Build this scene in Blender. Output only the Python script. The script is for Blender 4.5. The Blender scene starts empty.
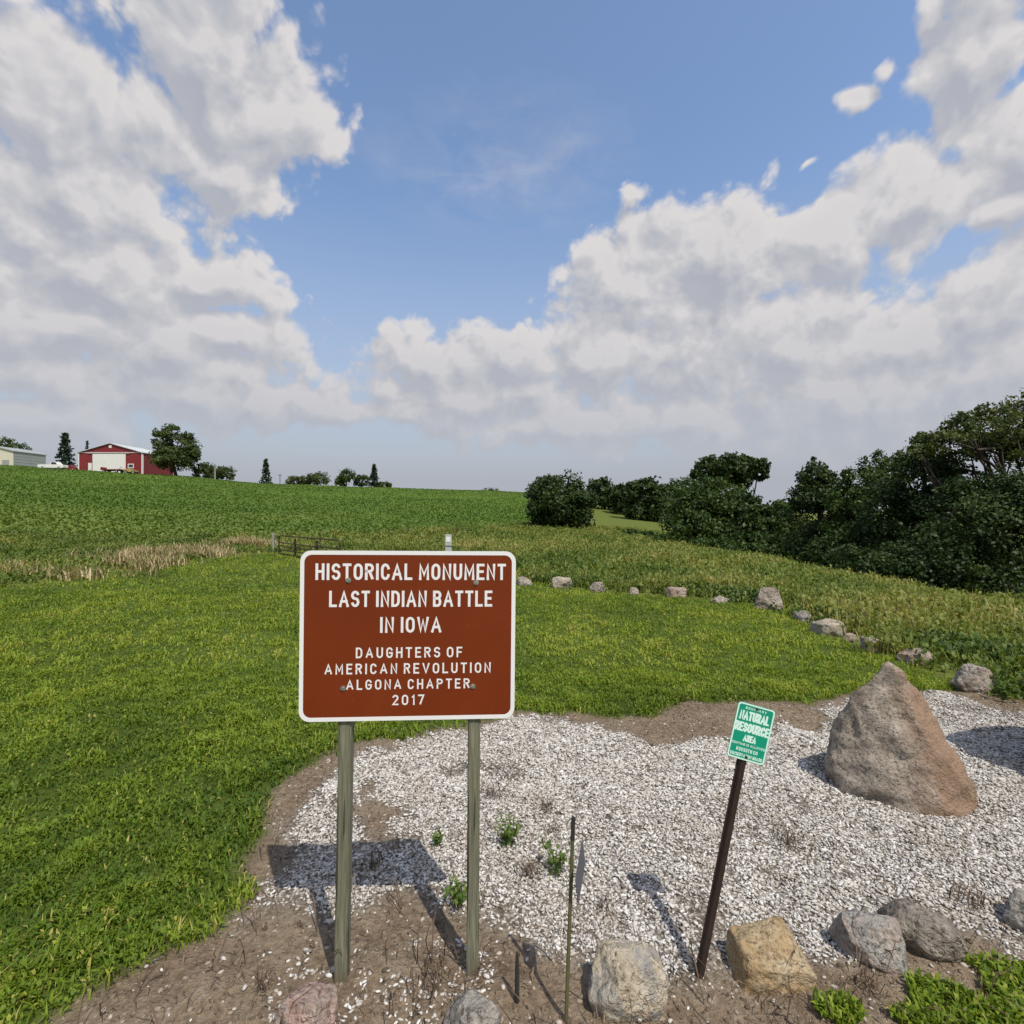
import bpy, bmesh, math, random
import numpy as np
from mathutils import Vector, noise as mnoise

random.seed(7)
rng = np.random.default_rng(11)
S = bpy.context.scene
COL = S.collection
R = math.radians

# ------------------------------------------------------------------ camera
CAM_H = 2.01
cd = bpy.data.cameras.new('camera')
cam = bpy.data.objects.new('camera', cd)
COL.objects.link(cam)
cam.location = (0, 0, CAM_H)
cam.rotation_euler = (R(90), 0, 0)
cd.sensor_width = 36
cd.lens = 18.0
cd.clip_start = 0.05
cd.clip_end = 9000
S.camera = cam

# ------------------------------------------------------------------ sun, exposure
SUN = Vector((0.32, -0.505, 1.0)).normalized()
ELEV = math.asin(SUN.z)
AZ = math.atan2(SUN.x, SUN.y)
ld = bpy.data.lights.new('sun', 'SUN')
sun = bpy.data.objects.new('sun', ld)
COL.objects.link(sun)
ld.energy = 3.3
ld.angle = R(0.5)
ld.color = (1.0, 0.935, 0.83)
sun.rotation_euler = (-SUN).to_track_quat('-Z', 'Y').to_euler()
sun.location = (5, -8, 15)
S.view_settings.view_transform = 'Standard'
S.view_settings.look = 'None'
S.view_settings.exposure = 0.4
S.view_settings.gamma = 1.0
S.render.engine = 'CYCLES'
S.cycles.use_denoising = True
S.cycles.max_bounces = 5
S.cycles.transparent_max_bounces = 4

# ------------------------------------------------------------------ node helper
class NT:
    def __init__(s, tree):
        s.t = tree
        s.n = tree.nodes
        s.l = tree.links
    def new(s, typ, **kw):
        nd = s.n.new(typ)
        for k, v in kw.items():
            setattr(nd, k, v)
        return nd
    def put(s, sock, v):
        if isinstance(v, bpy.types.NodeSocket):
            s.l.new(v, sock)
        elif v is not None:
            if hasattr(sock, 'default_value'):
                if sock.type == 'RGBA' and len(v) == 3:
                    v = (*v, 1)
                sock.default_value = v
    def math(s, op, a, b=None, c=None, clamp=False):
        nd = s.new('ShaderNodeMath', operation=op, use_clamp=clamp)
        for i, v in enumerate((a, b, c)):
            if v is not None:
                s.put(nd.inputs[i], v)
        return nd.outputs[0]
    def vmath(s, op, a, b=None):
        nd = s.new('ShaderNodeVectorMath', operation=op)
        s.put(nd.inputs[0], a)
        if b is not None:
            s.put(nd.inputs[1], b)
        return nd.outputs['Value'] if op in ('LENGTH', 'DOT_PRODUCT', 'DISTANCE') else nd.outputs[0]
    def maprange(s, v, a, b, c=0.0, d=1.0, smooth=False):
        nd = s.new('ShaderNodeMapRange')
        if smooth:
            nd.interpolation_type = 'SMOOTHSTEP'
        s.put(nd.inputs['Value'], v)
        for k, x in (('From Min', a), ('From Max', b), ('To Min', c), ('To Max', d)):
            s.put(nd.inputs[k], x)
        return nd.outputs[0]
    def noise(s, vec, scale, detail=4, rough=0.55, dist=0.0, col=False):
        nd = s.new('ShaderNodeTexNoise')
        if vec is not None:
            s.put(nd.inputs['Vector'], vec)
        nd.inputs['Scale'].default_value = scale
        nd.inputs['Detail'].default_value = detail
        nd.inputs['Roughness'].default_value = rough
        nd.inputs['Distortion'].default_value = dist
        return nd.outputs['Color' if col else 'Fac']
    def mix(s, f, a, b, mode='MIX'):
        nd = s.new('ShaderNodeMix', data_type='RGBA', blend_type=mode)
        s.put(nd.inputs[0], f)
        s.put(nd.inputs[6], a)
        s.put(nd.inputs[7], b)
        return nd.outputs[2]
    def ramp(s, f, stops):
        nd = s.new('ShaderNodeValToRGB')
        e = nd.color_ramp.elements
        while len(e) < len(stops):
            e.new(0.5)
        for i, (p, c) in enumerate(stops):
            e[i].position = p
            e[i].color = (*c, 1)
        s.put(nd.inputs[0], f)
        return nd.outputs[0]
    def bump(s, h, strength=0.5, dist=0.02):
        nd = s.new('ShaderNodeBump')
        nd.inputs['Strength'].default_value = strength
        nd.inputs['Distance'].default_value = dist
        s.put(nd.inputs['Height'], h)
        return nd.outputs[0]
    def attr(s, name, out='Fac'):
        nd = s.new('ShaderNodeAttribute', attribute_name=name)
        return nd.outputs[out]
    def sep(s, v):
        nd = s.new('ShaderNodeSeparateXYZ')
        s.put(nd.inputs[0], v)
        return nd.outputs
    def comb(s, x, y, z):
        nd = s.new('ShaderNodeCombineXYZ')
        for i, v in enumerate((x, y, z)):
            s.put(nd.inputs[i], v)
        return nd.outputs[0]

def material(name):
    m = bpy.data.materials.new(name)
    m.use_nodes = True
    m.node_tree.nodes.clear()
    t = NT(m.node_tree)
    out = t.new('ShaderNodeOutputMaterial')
    bs = t.new('ShaderNodeBsdfPrincipled')
    t.l.new(bs.outputs[0], out.inputs[0])
    return m, t, bs, out

# ------------------------------------------------------------------ sky with clouds (world)
def pxdir(px, py):
    return Vector(((px - 512) / 512, 1.0, (512 - py) / 512))

def azel(px, py):
    d = pxdir(px, py)
    return math.atan2(d.x, d.y), math.atan2(d.z, math.hypot(d.x, d.y))

CLOUDS = [  # px centre and radii of every lobe of cloud, weight
    (205, 55, 95, 95, 1), (165, 120, 60, 60, .9), (275, 125, 62, 45, 1), (232, 180, 52, 34, .95), (110, 15, 40, 30, .4),
    (50, 105, 85, 75, 1), (70, 190, 150, 70, 1), (20, 20, 22, 22, .35),
    (110, 265, 130, 60, 1), (205, 285, 90, 30, 1), (60, 335, 150, 60, 1), (230, 338, 72, 24, 1), (170, 360, 120, 40, .9),
    (440, 362, 75, 36, 1), (510, 358, 55, 32, 1), (590, 362, 42, 40, 1), (480, 395, 140, 30, .9),
    (640, 295, 66, 50, 1), (720, 262, 100, 55, 1), (820, 240, 90, 40, 1), (905, 205, 80, 50, 1),
    (975, 60, 62, 100, 1), (1010, 150, 70, 70, 1), (1000, 215, 50, 25, .7), (640, 200, 40, 22, .35), (930, 20, 25, 40, .8),
    (700, 350, 90, 60, 1), (800, 345, 90, 60, 1), (900, 340, 100, 55, 1), (985, 315, 80, 60, 1),
    (860, 400, 220, 50, 1), (852, 104, 34, 18, .5), (880, 78, 26, 20, .42), (812, 160, 12, 9, .5), (577, 275, 20, 18, .5),
    (330, 410, 260, 22, .75), (640, 425, 300, 24, .8), (60, 425, 150, 24, .8), (180, 395, 150, 34, .78), (40, 380, 120, 44, .78),
    ]

def build_world():
    w = bpy.data.worlds.new('World')
    S.world = w
    w.use_nodes = True
    w.node_tree.nodes.clear()
    # group: cloud density for a direction
    g = bpy.data.node_groups.new('cloud_density', 'ShaderNodeTree')
    g.interface.new_socket('Vector', in_out='INPUT', socket_type='NodeSocketVector')
    g.interface.new_socket('Density', in_out='OUTPUT', socket_type='NodeSocketFloat')
    g.interface.new_socket('Body', in_out='OUTPUT', socket_type='NodeSocketFloat')
    t = NT(g)
    gi = t.new('NodeGroupInput')
    go = t.new('NodeGroupOutput')
    v = gi.outputs[0]
    # warp
    wn = t.noise(v, 5.0, 3, 0.55, col=True)
    vw = t.vmath('ADD', v, t.vmath('MULTIPLY', t.vmath('SUBTRACT', wn, (.5, .5, .5)), (.10, .10, .10)))
    sx, sy, sz = t.sep(vw)
    az = t.math('ARCTAN2', sx, sy)
    el = t.math('ARCTAN2', sz, t.math('SQRT', t.math('ADD', t.math('MULTIPLY', sx, sx), t.math('MULTIPLY', sy, sy))))
    p = t.comb(az, el, 0.0)
    acc = None
    for (px, py, rx, ry, wt) in CLOUDS:
        a, e = azel(px, py)
        a1, _ = azel(px + rx, py); a0, _ = azel(px - rx, py)
        _, e1 = azel(px, py - ry); _, e0 = azel(px, py + ry)
        ra, re = (a1 - a0) / 2, (e1 - e0) / 2
        d = t.vmath('LENGTH', t.vmath('MULTIPLY', t.vmath('SUBTRACT', p, (a, e, 0)), (1 / ra, 1 / re, 0)))
        val = t.math('MULTIPLY_ADD', d, -1.15, wt * 1.40)
        if acc is None:
            acc = val
        else:
            nd = t.new('ShaderNodeMath', operation='SMOOTH_MAX')
            t.put(nd.inputs[0], acc); t.put(nd.inputs[1], val)
            nd.inputs[2].default_value = .12
            acc = nd.outputs[0]
    # generic clouds for the rest of the sky (behind the view)
    n0 = t.noise(v, 2.2, 3, .5)
    back = t.math('MULTIPLY_ADD', n0, 3.0, -1.35)
    bm = t.maprange(sy, -0.1, 0.35, 1, 0)
    back = t.math('ADD', t.math('MULTIPLY', back, bm), t.math('MULTIPLY', t.math('SUBTRACT', 1.0, bm), -2.0))
    acc = t.math('MAXIMUM', acc, back)
    cover = t.math('MAXIMUM', acc, -1.0)
    f1 = t.noise(v, 9.0, 9, .60)
    vo = t.new('ShaderNodeTexVoronoi', feature='SMOOTH_F1')
    t.put(vo.inputs['Vector'], vw)
    vo.inputs['Scale'].default_value = 16
    vo.inputs['Detail'].default_value = 3
    vo.inputs['Roughness'].default_value = .55
    vo.inputs['Smoothness'].default_value = .55
    bill = t.math('MULTIPLY_ADD', vo.outputs['Distance'], -1.0, .45)
    dens = t.math('ADD', cover, t.math('ADD', t.math('MULTIPLY_ADD', f1, 2.0, -.30), t.math('MULTIPLY', bill, .9)))
    t.put(go.inputs[0], dens)
    f2 = t.noise(v, 9.0, 3.5, .5)
    t.put(go.inputs[1], t.math('ADD', cover, t.math('ADD', t.math('MULTIPLY_ADD', f2, 2.0, -.30), t.math('MULTIPLY', bill, .9))))

    t = NT(w.node_tree)
    out = t.new('ShaderNodeOutputWorld')
    tc = t.new('ShaderNodeTexCoord')
    d = tc.outputs['Generated']
    def dens_at(vec):
        nd = t.new('ShaderNodeGroup')
        nd.node_tree = g
        t.put(nd.inputs[0], vec)
        return nd.outputs
    D0 = dens_at(d)
    D1 = dens_at(t.vmath('ADD', d, (.013, 0, .027)))
    mask = t.maprange(D0[0], 0.02, 0.55, 0, 1, True)
    lit = t.math('SUBTRACT', D0[1], D1[1])
    lit = t.maprange(lit, -.50, .40, 0, 1)
    thick = t.maprange(D0[1], .2, 1.7, 1.0, .25, True)
    shade = t.math('MULTIPLY_ADD', lit, .80, t.math('MULTIPLY', thick, .20))
    cc = t.ramp(shade, [(0.0, (.305, .320, .365)), (.38, (.385, .390, .420)), (.62, (.440, .437, .452)), (1.0, (.560, .535, .530))])
    _, _, dz = t.sep(d)
    low = t.maprange(dz, .06, .40, 1, 0, True)
    cc = t.mix(t.math('MULTIPLY', low, .72), cc, (.355, .368, .408))
    sky = t.new('ShaderNodeTexSky', sky_type='NISHITA')
    sky.sun_disc = False
    sky.sun_elevation = ELEV
    sky.sun_rotation = AZ
    sky.air_density = 1.0
    sky.dust_density = 1.2
    sky.ozone_density = 2.0
    b1 = t.new('ShaderNodeBackground')
    b1.inputs[1].default_value = .15
    t.put(b1.inputs[0], sky.outputs[0])
    hz = t.new('ShaderNodeBackground')
    t.put(hz.inputs[0], (.320, .338, .380))
    hz.inputs[1].default_value = 1.0
    m0 = t.new('ShaderNodeMixShader')
    t.put(m0.inputs[0], t.math('POWER', t.maprange(dz, .06, .52, 1, 0), 1.1))
    t.l.new(b1.outputs[0], m0.inputs[1]); t.l.new(hz.outputs[0], m0.inputs[2])
    # a thin veil of cirrus high in the open gap
    a, e = azel(500, 165)
    cv = t.vmath('LENGTH', t.vmath('MULTIPLY', t.vmath('SUBTRACT', d, tuple(pxdir(500, 165).normalized())), (3.6, 3.6, 8.5)))
    cn = t.noise(t.vmath('MULTIPLY', d, (3.0, 3.0, 8.0)), 2.4, 6, .6, .8)
    veil = t.math('MULTIPLY', t.maprange(cv, .1, 1.0, 1, 0, True), t.maprange(cn, .35, .75, 0, .40))
    mask = t.math('MAXIMUM', mask, veil)
    b2 = t.new('ShaderNodeBackground')
    t.put(b2.inputs[0], cc)
    b2.inputs[1].default_value = 1.0
    m1 = t.new('ShaderNodeMixShader')
    t.put(m1.inputs[0], t.math('MULTIPLY', mask, t.maprange(dz, .0, .2, .5, .97)))
    t.l.new(m0.outputs[0], m1.inputs[1]); t.l.new(b2.outputs[0], m1.inputs[2])
    t.l.new(m1.outputs[0], out.inputs[0])
    w.cycles.sampling_method = 'MANUAL'
    w.cycles.sample_map_resolution = 512

build_world()

# ------------------------------------------------------------------ object helpers
def tag(o, label=None, cat=None, group=None, kind=None):
    if label: o['label'] = label
    if cat: o['category'] = cat
    if group: o['group'] = group
    if kind: o['kind'] = kind
    return o

def thing(name, label, cat, loc, rz=0.0, group=None):
    o = bpy.data.objects.new(name, None)
    o.empty_display_size = .2
    COL.objects.link(o)
    o.location = loc
    o.rotation_euler = (0, 0, rz)
    return tag(o, label, cat, group)

def link(name, me, mat, parent=None, loc=(0, 0, 0)):
    o = bpy.data.objects.new(name, me)
    COL.objects.link(o)
    o.location = loc
    if mat:
        me.materials.append(mat)
    if parent:
        o.parent = parent
    return o

def np_mesh(name, V, F, attrs=None, smooth=False):
    """V (n,3); F (m,k) same-size polygons"""
    V = np.asarray(V, np.float32); F = np.asarray(F, np.int32)
    me = bpy.data.meshes.new(name)
    k = F.shape[1]
    me.vertices.add(len(V)); me.vertices.foreach_set('co', V.ravel())
    me.loops.add(F.size); me.loops.foreach_set('vertex_index', F.ravel())
    me.polygons.add(len(F)); me.polygons.foreach_set('loop_start', np.arange(0, F.size, k, dtype=np.int32))
    if smooth:
        me.polygons.foreach_set('use_smooth', np.ones(len(F), bool))
    for n, a in (attrs or {}).items():
        a = np.asarray(a, np.float32)
        if a.ndim == 1:
            at = me.attributes.new(n, 'FLOAT', 'POINT'); at.data.foreach_set('value', a)
        else:
            at = me.attributes.new(n, 'FLOAT_COLOR', 'POINT'); at.data.foreach_set('color', a.ravel())
    me.update(calc_edges=True)
    return me

def bm_obj(name, bm, mat, parent=None, smooth=False, loc=(0, 0, 0)):
    bmesh.ops.recalc_face_normals(bm, faces=bm.faces)
    me = bpy.data.meshes.new(name)
    bm.to_mesh(me); bm.free()
    if smooth:
        for p in me.polygons: p.use_smooth = True
    return link(name, me, mat, parent, loc)

def add_box(bm, c, s, bevel=0.0):
    r = bmesh.ops.create_cube(bm, size=1.0)
    for v in r['verts']:
        v.co = Vector((v.co.x * s[0] + c[0], v.co.y * s[1] + c[1], v.co.z * s[2] + c[2]))
    if bevel:
        es = list({e for v in r['verts'] for e in v.link_edges})
        bmesh.ops.bevel(bm, geom=es, offset=bevel, segments=2, affect='EDGES')

def add_tube(bm, pts, radii, seg=10, cap=True):
    pts = [Vector(p) for p in pts]
    if not hasattr(radii, '__len__'): radii = [radii] * len(pts)
    rings = []
    for i, p in enumerate(pts):
        d = (pts[min(i + 1, len(pts) - 1)] - pts[max(i - 1, 0)]).normalized()
        a = d.orthogonal().normalized() if i == 0 else (rings_a - d * rings_a.dot(d)).normalized()
        rings_a = a
        b = d.cross(a)
        rings.append([bm.verts.new(p + (a * math.cos(2 * math.pi * k / seg) + b * math.sin(2 * math.pi * k / seg)) * radii[i]) for k in range(seg)])
    for r0, r1 in zip(rings, rings[1:]):
        for k in range(seg):
            bm.faces.new((r0[k], r0[(k + 1) % seg], r1[(k + 1) % seg], r1[k]))
    if cap:
        bm.faces.new(list(reversed(rings[0]))); bm.faces.new(rings[-1])

def rrect(w, h, r, n=6):
    out = []
    for cx, cz, a0 in ((w / 2 - r, h / 2 - r, 0), (-w / 2 + r, h / 2 - r, 90), (-w / 2 + r, -h / 2 + r, 180), (w / 2 - r, -h / 2 + r, 270)):
        for k in range(n + 1):
            a = R(a0 + 90 * k / n)
            out.append((cx + r * math.cos(a), cz + r * math.sin(a)))
    return out

def add_plate(bm, poly, y0, y1):
    f = [bm.verts.new((x, y0, z)) for x, z in poly]
    b = [bm.verts.new((x, y1, z)) for x, z in poly]
    bm.faces.new(f); bm.faces.new(list(reversed(b)))
    n = len(poly)
    for i in range(n):
        bm.faces.new((f[i], b[i], b[(i + 1) % n], f[(i + 1) % n]))

def add_ring(bm, outer, inner, y0, y1):
    n = len(outer)
    L = [[bm.verts.new((x, y, z)) for x, z in poly] for poly, y in ((outer, y0), (inner, y0), (inner, y1), (outer, y1))]
    for a in range(4):
        p, q = L[a], L[(a + 1) % 4]
        for i in range(n):
            bm.faces.new((p[i], p[(i + 1) % n], q[(i + 1) % n], q[i]))

# ------------------------------------------------------------------ numpy noise
def _hash(ix, iy, seed):
    h = (ix.astype(np.int64) * 374761393 + iy.astype(np.int64) * 668265263 + seed * 974711) & 0x7fffffff
    h = ((h ^ (h >> 13)) * 1274126177) & 0x7fffffff
    return ((h ^ (h >> 16)) & 0xffff) / 65535.0

def vnoise(x, y, scale=1.0, seed=0):
    x = np.asarray(x, float) * scale; y = np.asarray(y, float) * scale
    ix, iy = np.floor(x), np.floor(y)
    fx, fy = x - ix, y - iy
    fx = fx * fx * (3 - 2 * fx); fy = fy * fy * (3 - 2 * fy)
    a = _hash(ix, iy, seed); b = _hash(ix + 1, iy, seed); c = _hash(ix, iy + 1, seed); d = _hash(ix + 1, iy + 1, seed)
    return (a * (1 - fx) + b * fx) * (1 - fy) + (c * (1 - fx) + d * fx) * fy

def fbm(x, y, scale=1.0, seed=0, o=3):
    s = 0; a = .5; t = 0
    for i in range(o):
        s = s + a * vnoise(x, y, scale * 2 ** i, seed + i); t += a; a *= .5
    return s / t

# ------------------------------------------------------------------ terrain
TU = np.array([-1.0, -.70, -.50, -.20, .03, .15, .25, .37, .56, .80, 1.0])
TY = np.array([0, 10, 16, 25, 40, 60, 90, 130, 150, 200, 400, 3000.])
TZ = np.array([
    [0, 0, 0, 0, 0, 0, 0, 0, 0, 0, 0],
    [0, 0, 0, 0, 0, 0, 0, 0, 0, 0, 0],
    [.1, 0, 0, 0, 0, 0, 0, 0, 0, -.5, -1.2],
    [.4, .2, .05, 0, 0, 0, 0, -.05, -.5, -1.8, -2.5],
    [1.5, .9, .45, .1, 0, -.1, -.3, -.8, -2., -3., -3.5],
    [3.4, 2.3, 1.4, .6, .35, .15, -.2, -1.1, -2.6, -3.5, -4.],
    [8., 6., 4.4, 2.9, 2.3, 1.6, .9, -.2, -2., -3., -4.],
    [14.5, 11.6, 9.4, 7.8, 7.3, 5.4, 3.6, 1.6, 0., -1., -2.],
    [15.2, 12.4, 10.2, 8.6, 8.1, 6., 4.2, 2.3, 0.5, -1., -2.],
    [16., 13, 11, 9.4, 9., 7, 5., 3., 1., -.5, -1.],
    [14., 12, 10, 9, 8, 7, 5, 3., 1.5, 0, 0],
    [10., 10, 8, 6, 4, 2, 0, 0, 0, 0, 0]])
NU, NY = 161, 301
_ug = np.linspace(-1.3, 1.3, NU)
_yi = np.linspace(0, len(TY) - 1, NY)
_rows = np.array([[np.interp(u, TU, TZ[j]) for u in _ug] for j in range(len(TY))])
_G = np.array([[np.interp(k, np.arange(len(TY)), _rows[:, i]) for i in range(NU)] for k in _yi])
def _blur(A, k, ax):
    ker = np.exp(-.5 * (np.arange(-3 * k, 3 * k + 1) / k) ** 2); ker /= ker.sum()
    P = np.pad(A, [(3 * k, 3 * k) if i == ax else (0, 0) for i in range(2)], mode='edge')
    return np.apply_along_axis(lambda m: np.convolve(m, ker, 'valid'), ax, P)
_G = _blur(_blur(_G, 5, 0), 6, 1)
_G[:20] = 0
def terrain(x, y):
    x = np.asarray(x, float); y = np.asarray(y, float)
    yc = np.clip(y, .5, 2999)
    u = np.clip(x / yc, -1.29, 1.29)
    fi = np.interp(yc, TY, np.arange(len(TY))) / (len(TY) - 1) * (NY - 1)
    fu = (u + 1.3) / 2.6 * (NU - 1)
    i = np.clip(fi.astype(int), 0, NY - 2); j = np.clip(fu.astype(int), 0, NU - 2)
    a, b = fi - i, fu - j
    z = (_G[i, j] * (1 - b) + _G[i, j + 1] * b) * (1 - a) + (_G[i + 1, j] * (1 - b) + _G[i + 1, j + 1] * b) * a
    # brow of the bank on the right
    z = z - .9 * np.clip((x - 12.0) / 5, 0, 1) ** 2 * np.clip((y - 3) / 8, 0, 1) * np.clip((30 - y) / 12, 0, 1)
    und = (fbm(x, y, .35, 5, 2) - .5) * .08 * np.clip((y - 4) / 10, 0, 1) + (fbm(x, y, .06, 15, 2) - .5) * 1.2 * np.clip((y - 30) / 60, 0, 1)
    return z + und

def G(px, py, z=0.0):
    d = 512 * (CAM_H - z) / (py - 512)
    return ((px - 512) / 512 * d, d)

def poly_px(pts):
    return np.array([G(*p) for p in pts])

def sdist(x, y, poly):
    """signed distance, positive inside"""
    x = np.asarray(x, float); y = np.asarray(y, float)
    ins = np.zeros(x.shape, bool); dm = np.full(x.shape, 1e9)
    n = len(poly)
    for i in range(n):
        x0, y0 = poly[i]; x1, y1 = poly[(i + 1) % n]
        if y1 != y0:
            c = ((y0 > y) != (y1 > y)) & (x < (x1 - x0) * (y - y0) / (y1 - y0) + x0)
            ins ^= c
        dx, dy = x1 - x0, y1 - y0
        t = np.clip(((x - x0) * dx + (y - y0) * dy) / (dx * dx + dy * dy + 1e-12), 0, 1)
        dm = np.minimum(dm, np.hypot(x - x0 - t * dx, y - y0 - t * dy))
    return np.where(ins, dm, -dm)

GRAVEL = np.vstack([poly_px([(247, 908), (272, 868), (300, 815), (332, 778), (362, 754), (405, 739), (450, 732), (500, 716), (540, 712), (590, 722), (640, 737), (700, 741), (735, 733),
                             (768, 724), (800, 712), (850, 700), (930, 690), (985, 698), (1024, 712)]), [(7.5, 5.2), (8.5, 4.0), (7.5, 2.9)],
                    poly_px([(1024, 968), (975, 935), (930, 925), (880, 950), (830, 968), (770, 975), (700, 968), (640, 955), (590, 948), (545, 938), (500, 918), (455, 905), (420, 890), (380, 915), (330, 930), (285, 925)])])
SOIL = np.vstack([poly_px([(10, 1060), (95, 1003), (172, 970), (212, 938), (238, 905), (238, 870), (250, 828), (276, 785), (312, 756), (360, 739), (420, 732), (480, 722), (520, 710), (570, 716), (620, 721),
                           (655, 713), (690, 703), (750, 701), (800, 700), (860, 694), (920, 690), (975, 690), (1024, 700)]), [(8.5, 5.6), (10, 4), (9, 1.0), (6, .4), (-2, .4)]])
PATCH = [poly_px([(625, 730), (655, 716), (690, 706), (730, 706), (728, 730), (690, 742), (650, 742)]),       # bare brown soil behind the gravel
         poly_px([(772, 704), (830, 700), (838, 722), (800, 730), (775, 722)]),
         poly_px([(350, 800), (375, 782), (392, 800), (386, 840), (366, 838)]),
         poly_px([(940, 690), (1000, 695), (1024, 706), (1024, 716), (980, 704)]),
         poly_px([(330, 742), (380, 738), (360, 752), (318, 772), (290, 800), (286, 780)])]
LAWN_FAR = np.vstack([poly_px([(-30, 594), (60, 582), (150, 570), (220, 558), (285, 554), (380, 551), (450, 553)]), [(-1.2, 19), (0.2, 15.2)],
                      poly_px([(560, 586), (600, 592), (676, 598), (740, 603)]), [(5.7, 11.4), (5.35, 9), (5.2, 7), (5.1, 6)], [(8, 5.6), (8, -5), (-60, -5), (-60, 13)]])
CROP = np.array([(-400, 300), (-140, 60), (-60, 42), (-45, 33), (-30, 31), (-18, 37), (-6, 52), (2, 58), (4.5, 70), (9, 90), (18, 140), (30, 300)])

def zones(x, y):
    j = (fbm(x, y, 2.2, 31, 3) - .5)
    near = np.clip(1.0 - (np.asarray(y) - 6) / 20, 0, 1)
    soil = sdist(x, y, SOIL) + j * .35
    grav = sdist(x, y, GRAVEL) + (fbm(x, y, 3.0, 41, 3) - .5) * .45
    for P in PATCH:
        grav = np.minimum(grav, -(sdist(x, y, P) + j * .55 + (fbm(x, y, 7, 33, 2) - .5) * .3))
    lawn = sdist(x, y, LAWN_FAR) + j * .6
    crop = sdist(x, y, CROP) + j * 3
    return soil, grav, lawn, crop

def spaced(lo, hi, step, far_lo, far_hi, grow):
    a = list(np.arange(lo, hi, step))
    s = step; v = a[-1]
    while v < far_hi:
        s *= grow; v += s; a.append(v)
    s = step; v = a[0]; b = []
    while v > far_lo:
        s *= grow; v -= s; b.append(v)
    return np.array(b[::-1] + a)

xs = spaced(-4.0, 7.0, .06, -3000, 3000, 1.055)
ys = spaced(1.0, 7.5, .06, -400, 4000, 1.045)
gx, gy = np.meshgrid(xs, ys)
gz = terrain(gx, gy)
so, gr, la, cr = zones(gx, gy)
sm = lambda v, a, b: np.clip((v - a) / (b - a), 0, 1)
soilw = sm(so, -.06, .06); gravw = sm(gr, -.08, .08)
lawnw = sm(la, -.4, .4); cropw = sm(cr, -3, 3)
def micro(x, y):
    return ((fbm(x, y, 3.2, 61, 3) - .5) * .07 + (fbm(x, y, 12., 71, 2) - .5) * .022) * np.clip((9 - np.asarray(y)) / 3, 0, 1)
def ground_z(x, y):
    return terrain(x, y) + micro(x, y)
gz = gz + micro(gx, gy)
nx, ny = len(xs), len(ys)
idx = np.arange(nx * ny).reshape(ny, nx)
F = np.stack([idx[:-1, :-1], idx[:-1, 1:], idx[1:, 1:], idx[1:, :-1]], -1).reshape(-1, 4)
V = np.stack([gx, gy, gz], -1).reshape(-1, 3)
# hayfield slope beyond the gully
olive = sm(sdist(gx, gy, np.array([(6, 62), (12, 58), (30, 75), (45, 110), (60, 180), (30, 200), (20, 140), (10, 90)])), -2, 2)
Z4 = np.stack([soilw, gravw, lawnw, cropw], -1).reshape(-1, 4)
gme = np_mesh('ground', V, F, {'zone': Z4, 'olive': olive.ravel()}, smooth=True)

def ground_mat():
    m, t, bs, out = material('ground_zones')
    geo = t.new('ShaderNodeNewGeometry')
    P = geo.outputs['Position']
    zc = t.new('ShaderNodeAttribute', attribute_name='zone')
    sp = t.new('ShaderNodeSeparateColor')
    t.l.new(zc.outputs['Color'], sp.inputs[0])
    soil, grav, lawn = sp.outputs[0], sp.outputs[1], sp.outputs[2]
    crop = zc.outputs['Alpha']
    n1 = t.noise(P, .35, 4); n2 = t.noise(P, 2.5, 5, .6); n3 = t.noise(P, 30, 5, .65); n4 = t.noise(P, 7, 5, .6)
    lawnc = t.ramp(n4, [(.25, (.022, .036, .007)), (.5, (.055, .080, .012)), (.75, (.11, .14, .022))])
    lawnc = t.mix(t.maprange(n1, .35, .7), lawnc, (.085, .12, .022))
    pra = t.ramp(n2, [(.25, (.075, .105, .022)), (.5, (.13, .155, .034)), (.75, (.20, .21, .065))])
    pra = t.mix(t.attr('olive'), pra, t.ramp(n4, [(.3, (.075, .11, .020)), (.7, (.13, .145, .034))]))
    cropc = t.ramp(n4, [(.3, (.050, .105, .014)), (.7, (.10, .165, .024))])
    cropc = t.mix(t.maprange(n1, .4, .7), cropc, (.105, .165, .026))
    soilc = t.ramp(n3, [(.2, (.078, .055, .037)), (.5, (.18, .134, .092)), (.8, (.29, .225, .16))])
    soilc = t.mix(t.maprange(n4, .56, .70, 0, .65), soilc, (.085, .060, .042))
    soilc = t.mix(t.maprange(n2, .40, .68), soilc, t.ramp(n3, [(.2, (.14, .11, .074)), (.7, (.30, .24, .17))]))
    vo = t.new('ShaderNodeTexVoronoi')
    t.put(vo.inputs['Vector'], P); vo.inputs['Scale'].default_value = 55
    gc = t.mix(t.maprange(vo.outputs['Distance'], .25, .75), t.ramp(vo.outputs['Color'], [(.1, (.22, .195, .165)), (.6, (.40, .365, .32))]), (.07, .06, .05))
    gc = t.mix(t.maprange(n2, .45, .75, 0, .75), gc, soilc)
    c = t.mix(crop, pra, cropc)
    c = t.mix(lawn, c, lawnc)
    c = t.mix(soil, c, soilc)
    c = t.mix(grav, c, gc)
    t.put(bs.inputs['Base Color'], c)
    bs.inputs['Roughness'].default_value = .95
    bs.inputs['Specular IOR Level'].default_value = .1
    h = t.math('ADD', t.math('MULTIPLY', n3, .35), t.math('MULTIPLY', n2, .9))
    h = t.math('ADD', h, t.math('MULTIPLY', t.noise(P, 90, 3, .6), .12))
    t.put(bs.inputs['Normal'], t.bump(h, 1.0, .08))
    return m
link('ground', gme, ground_mat()).__setitem__('kind', 'structure')

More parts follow.
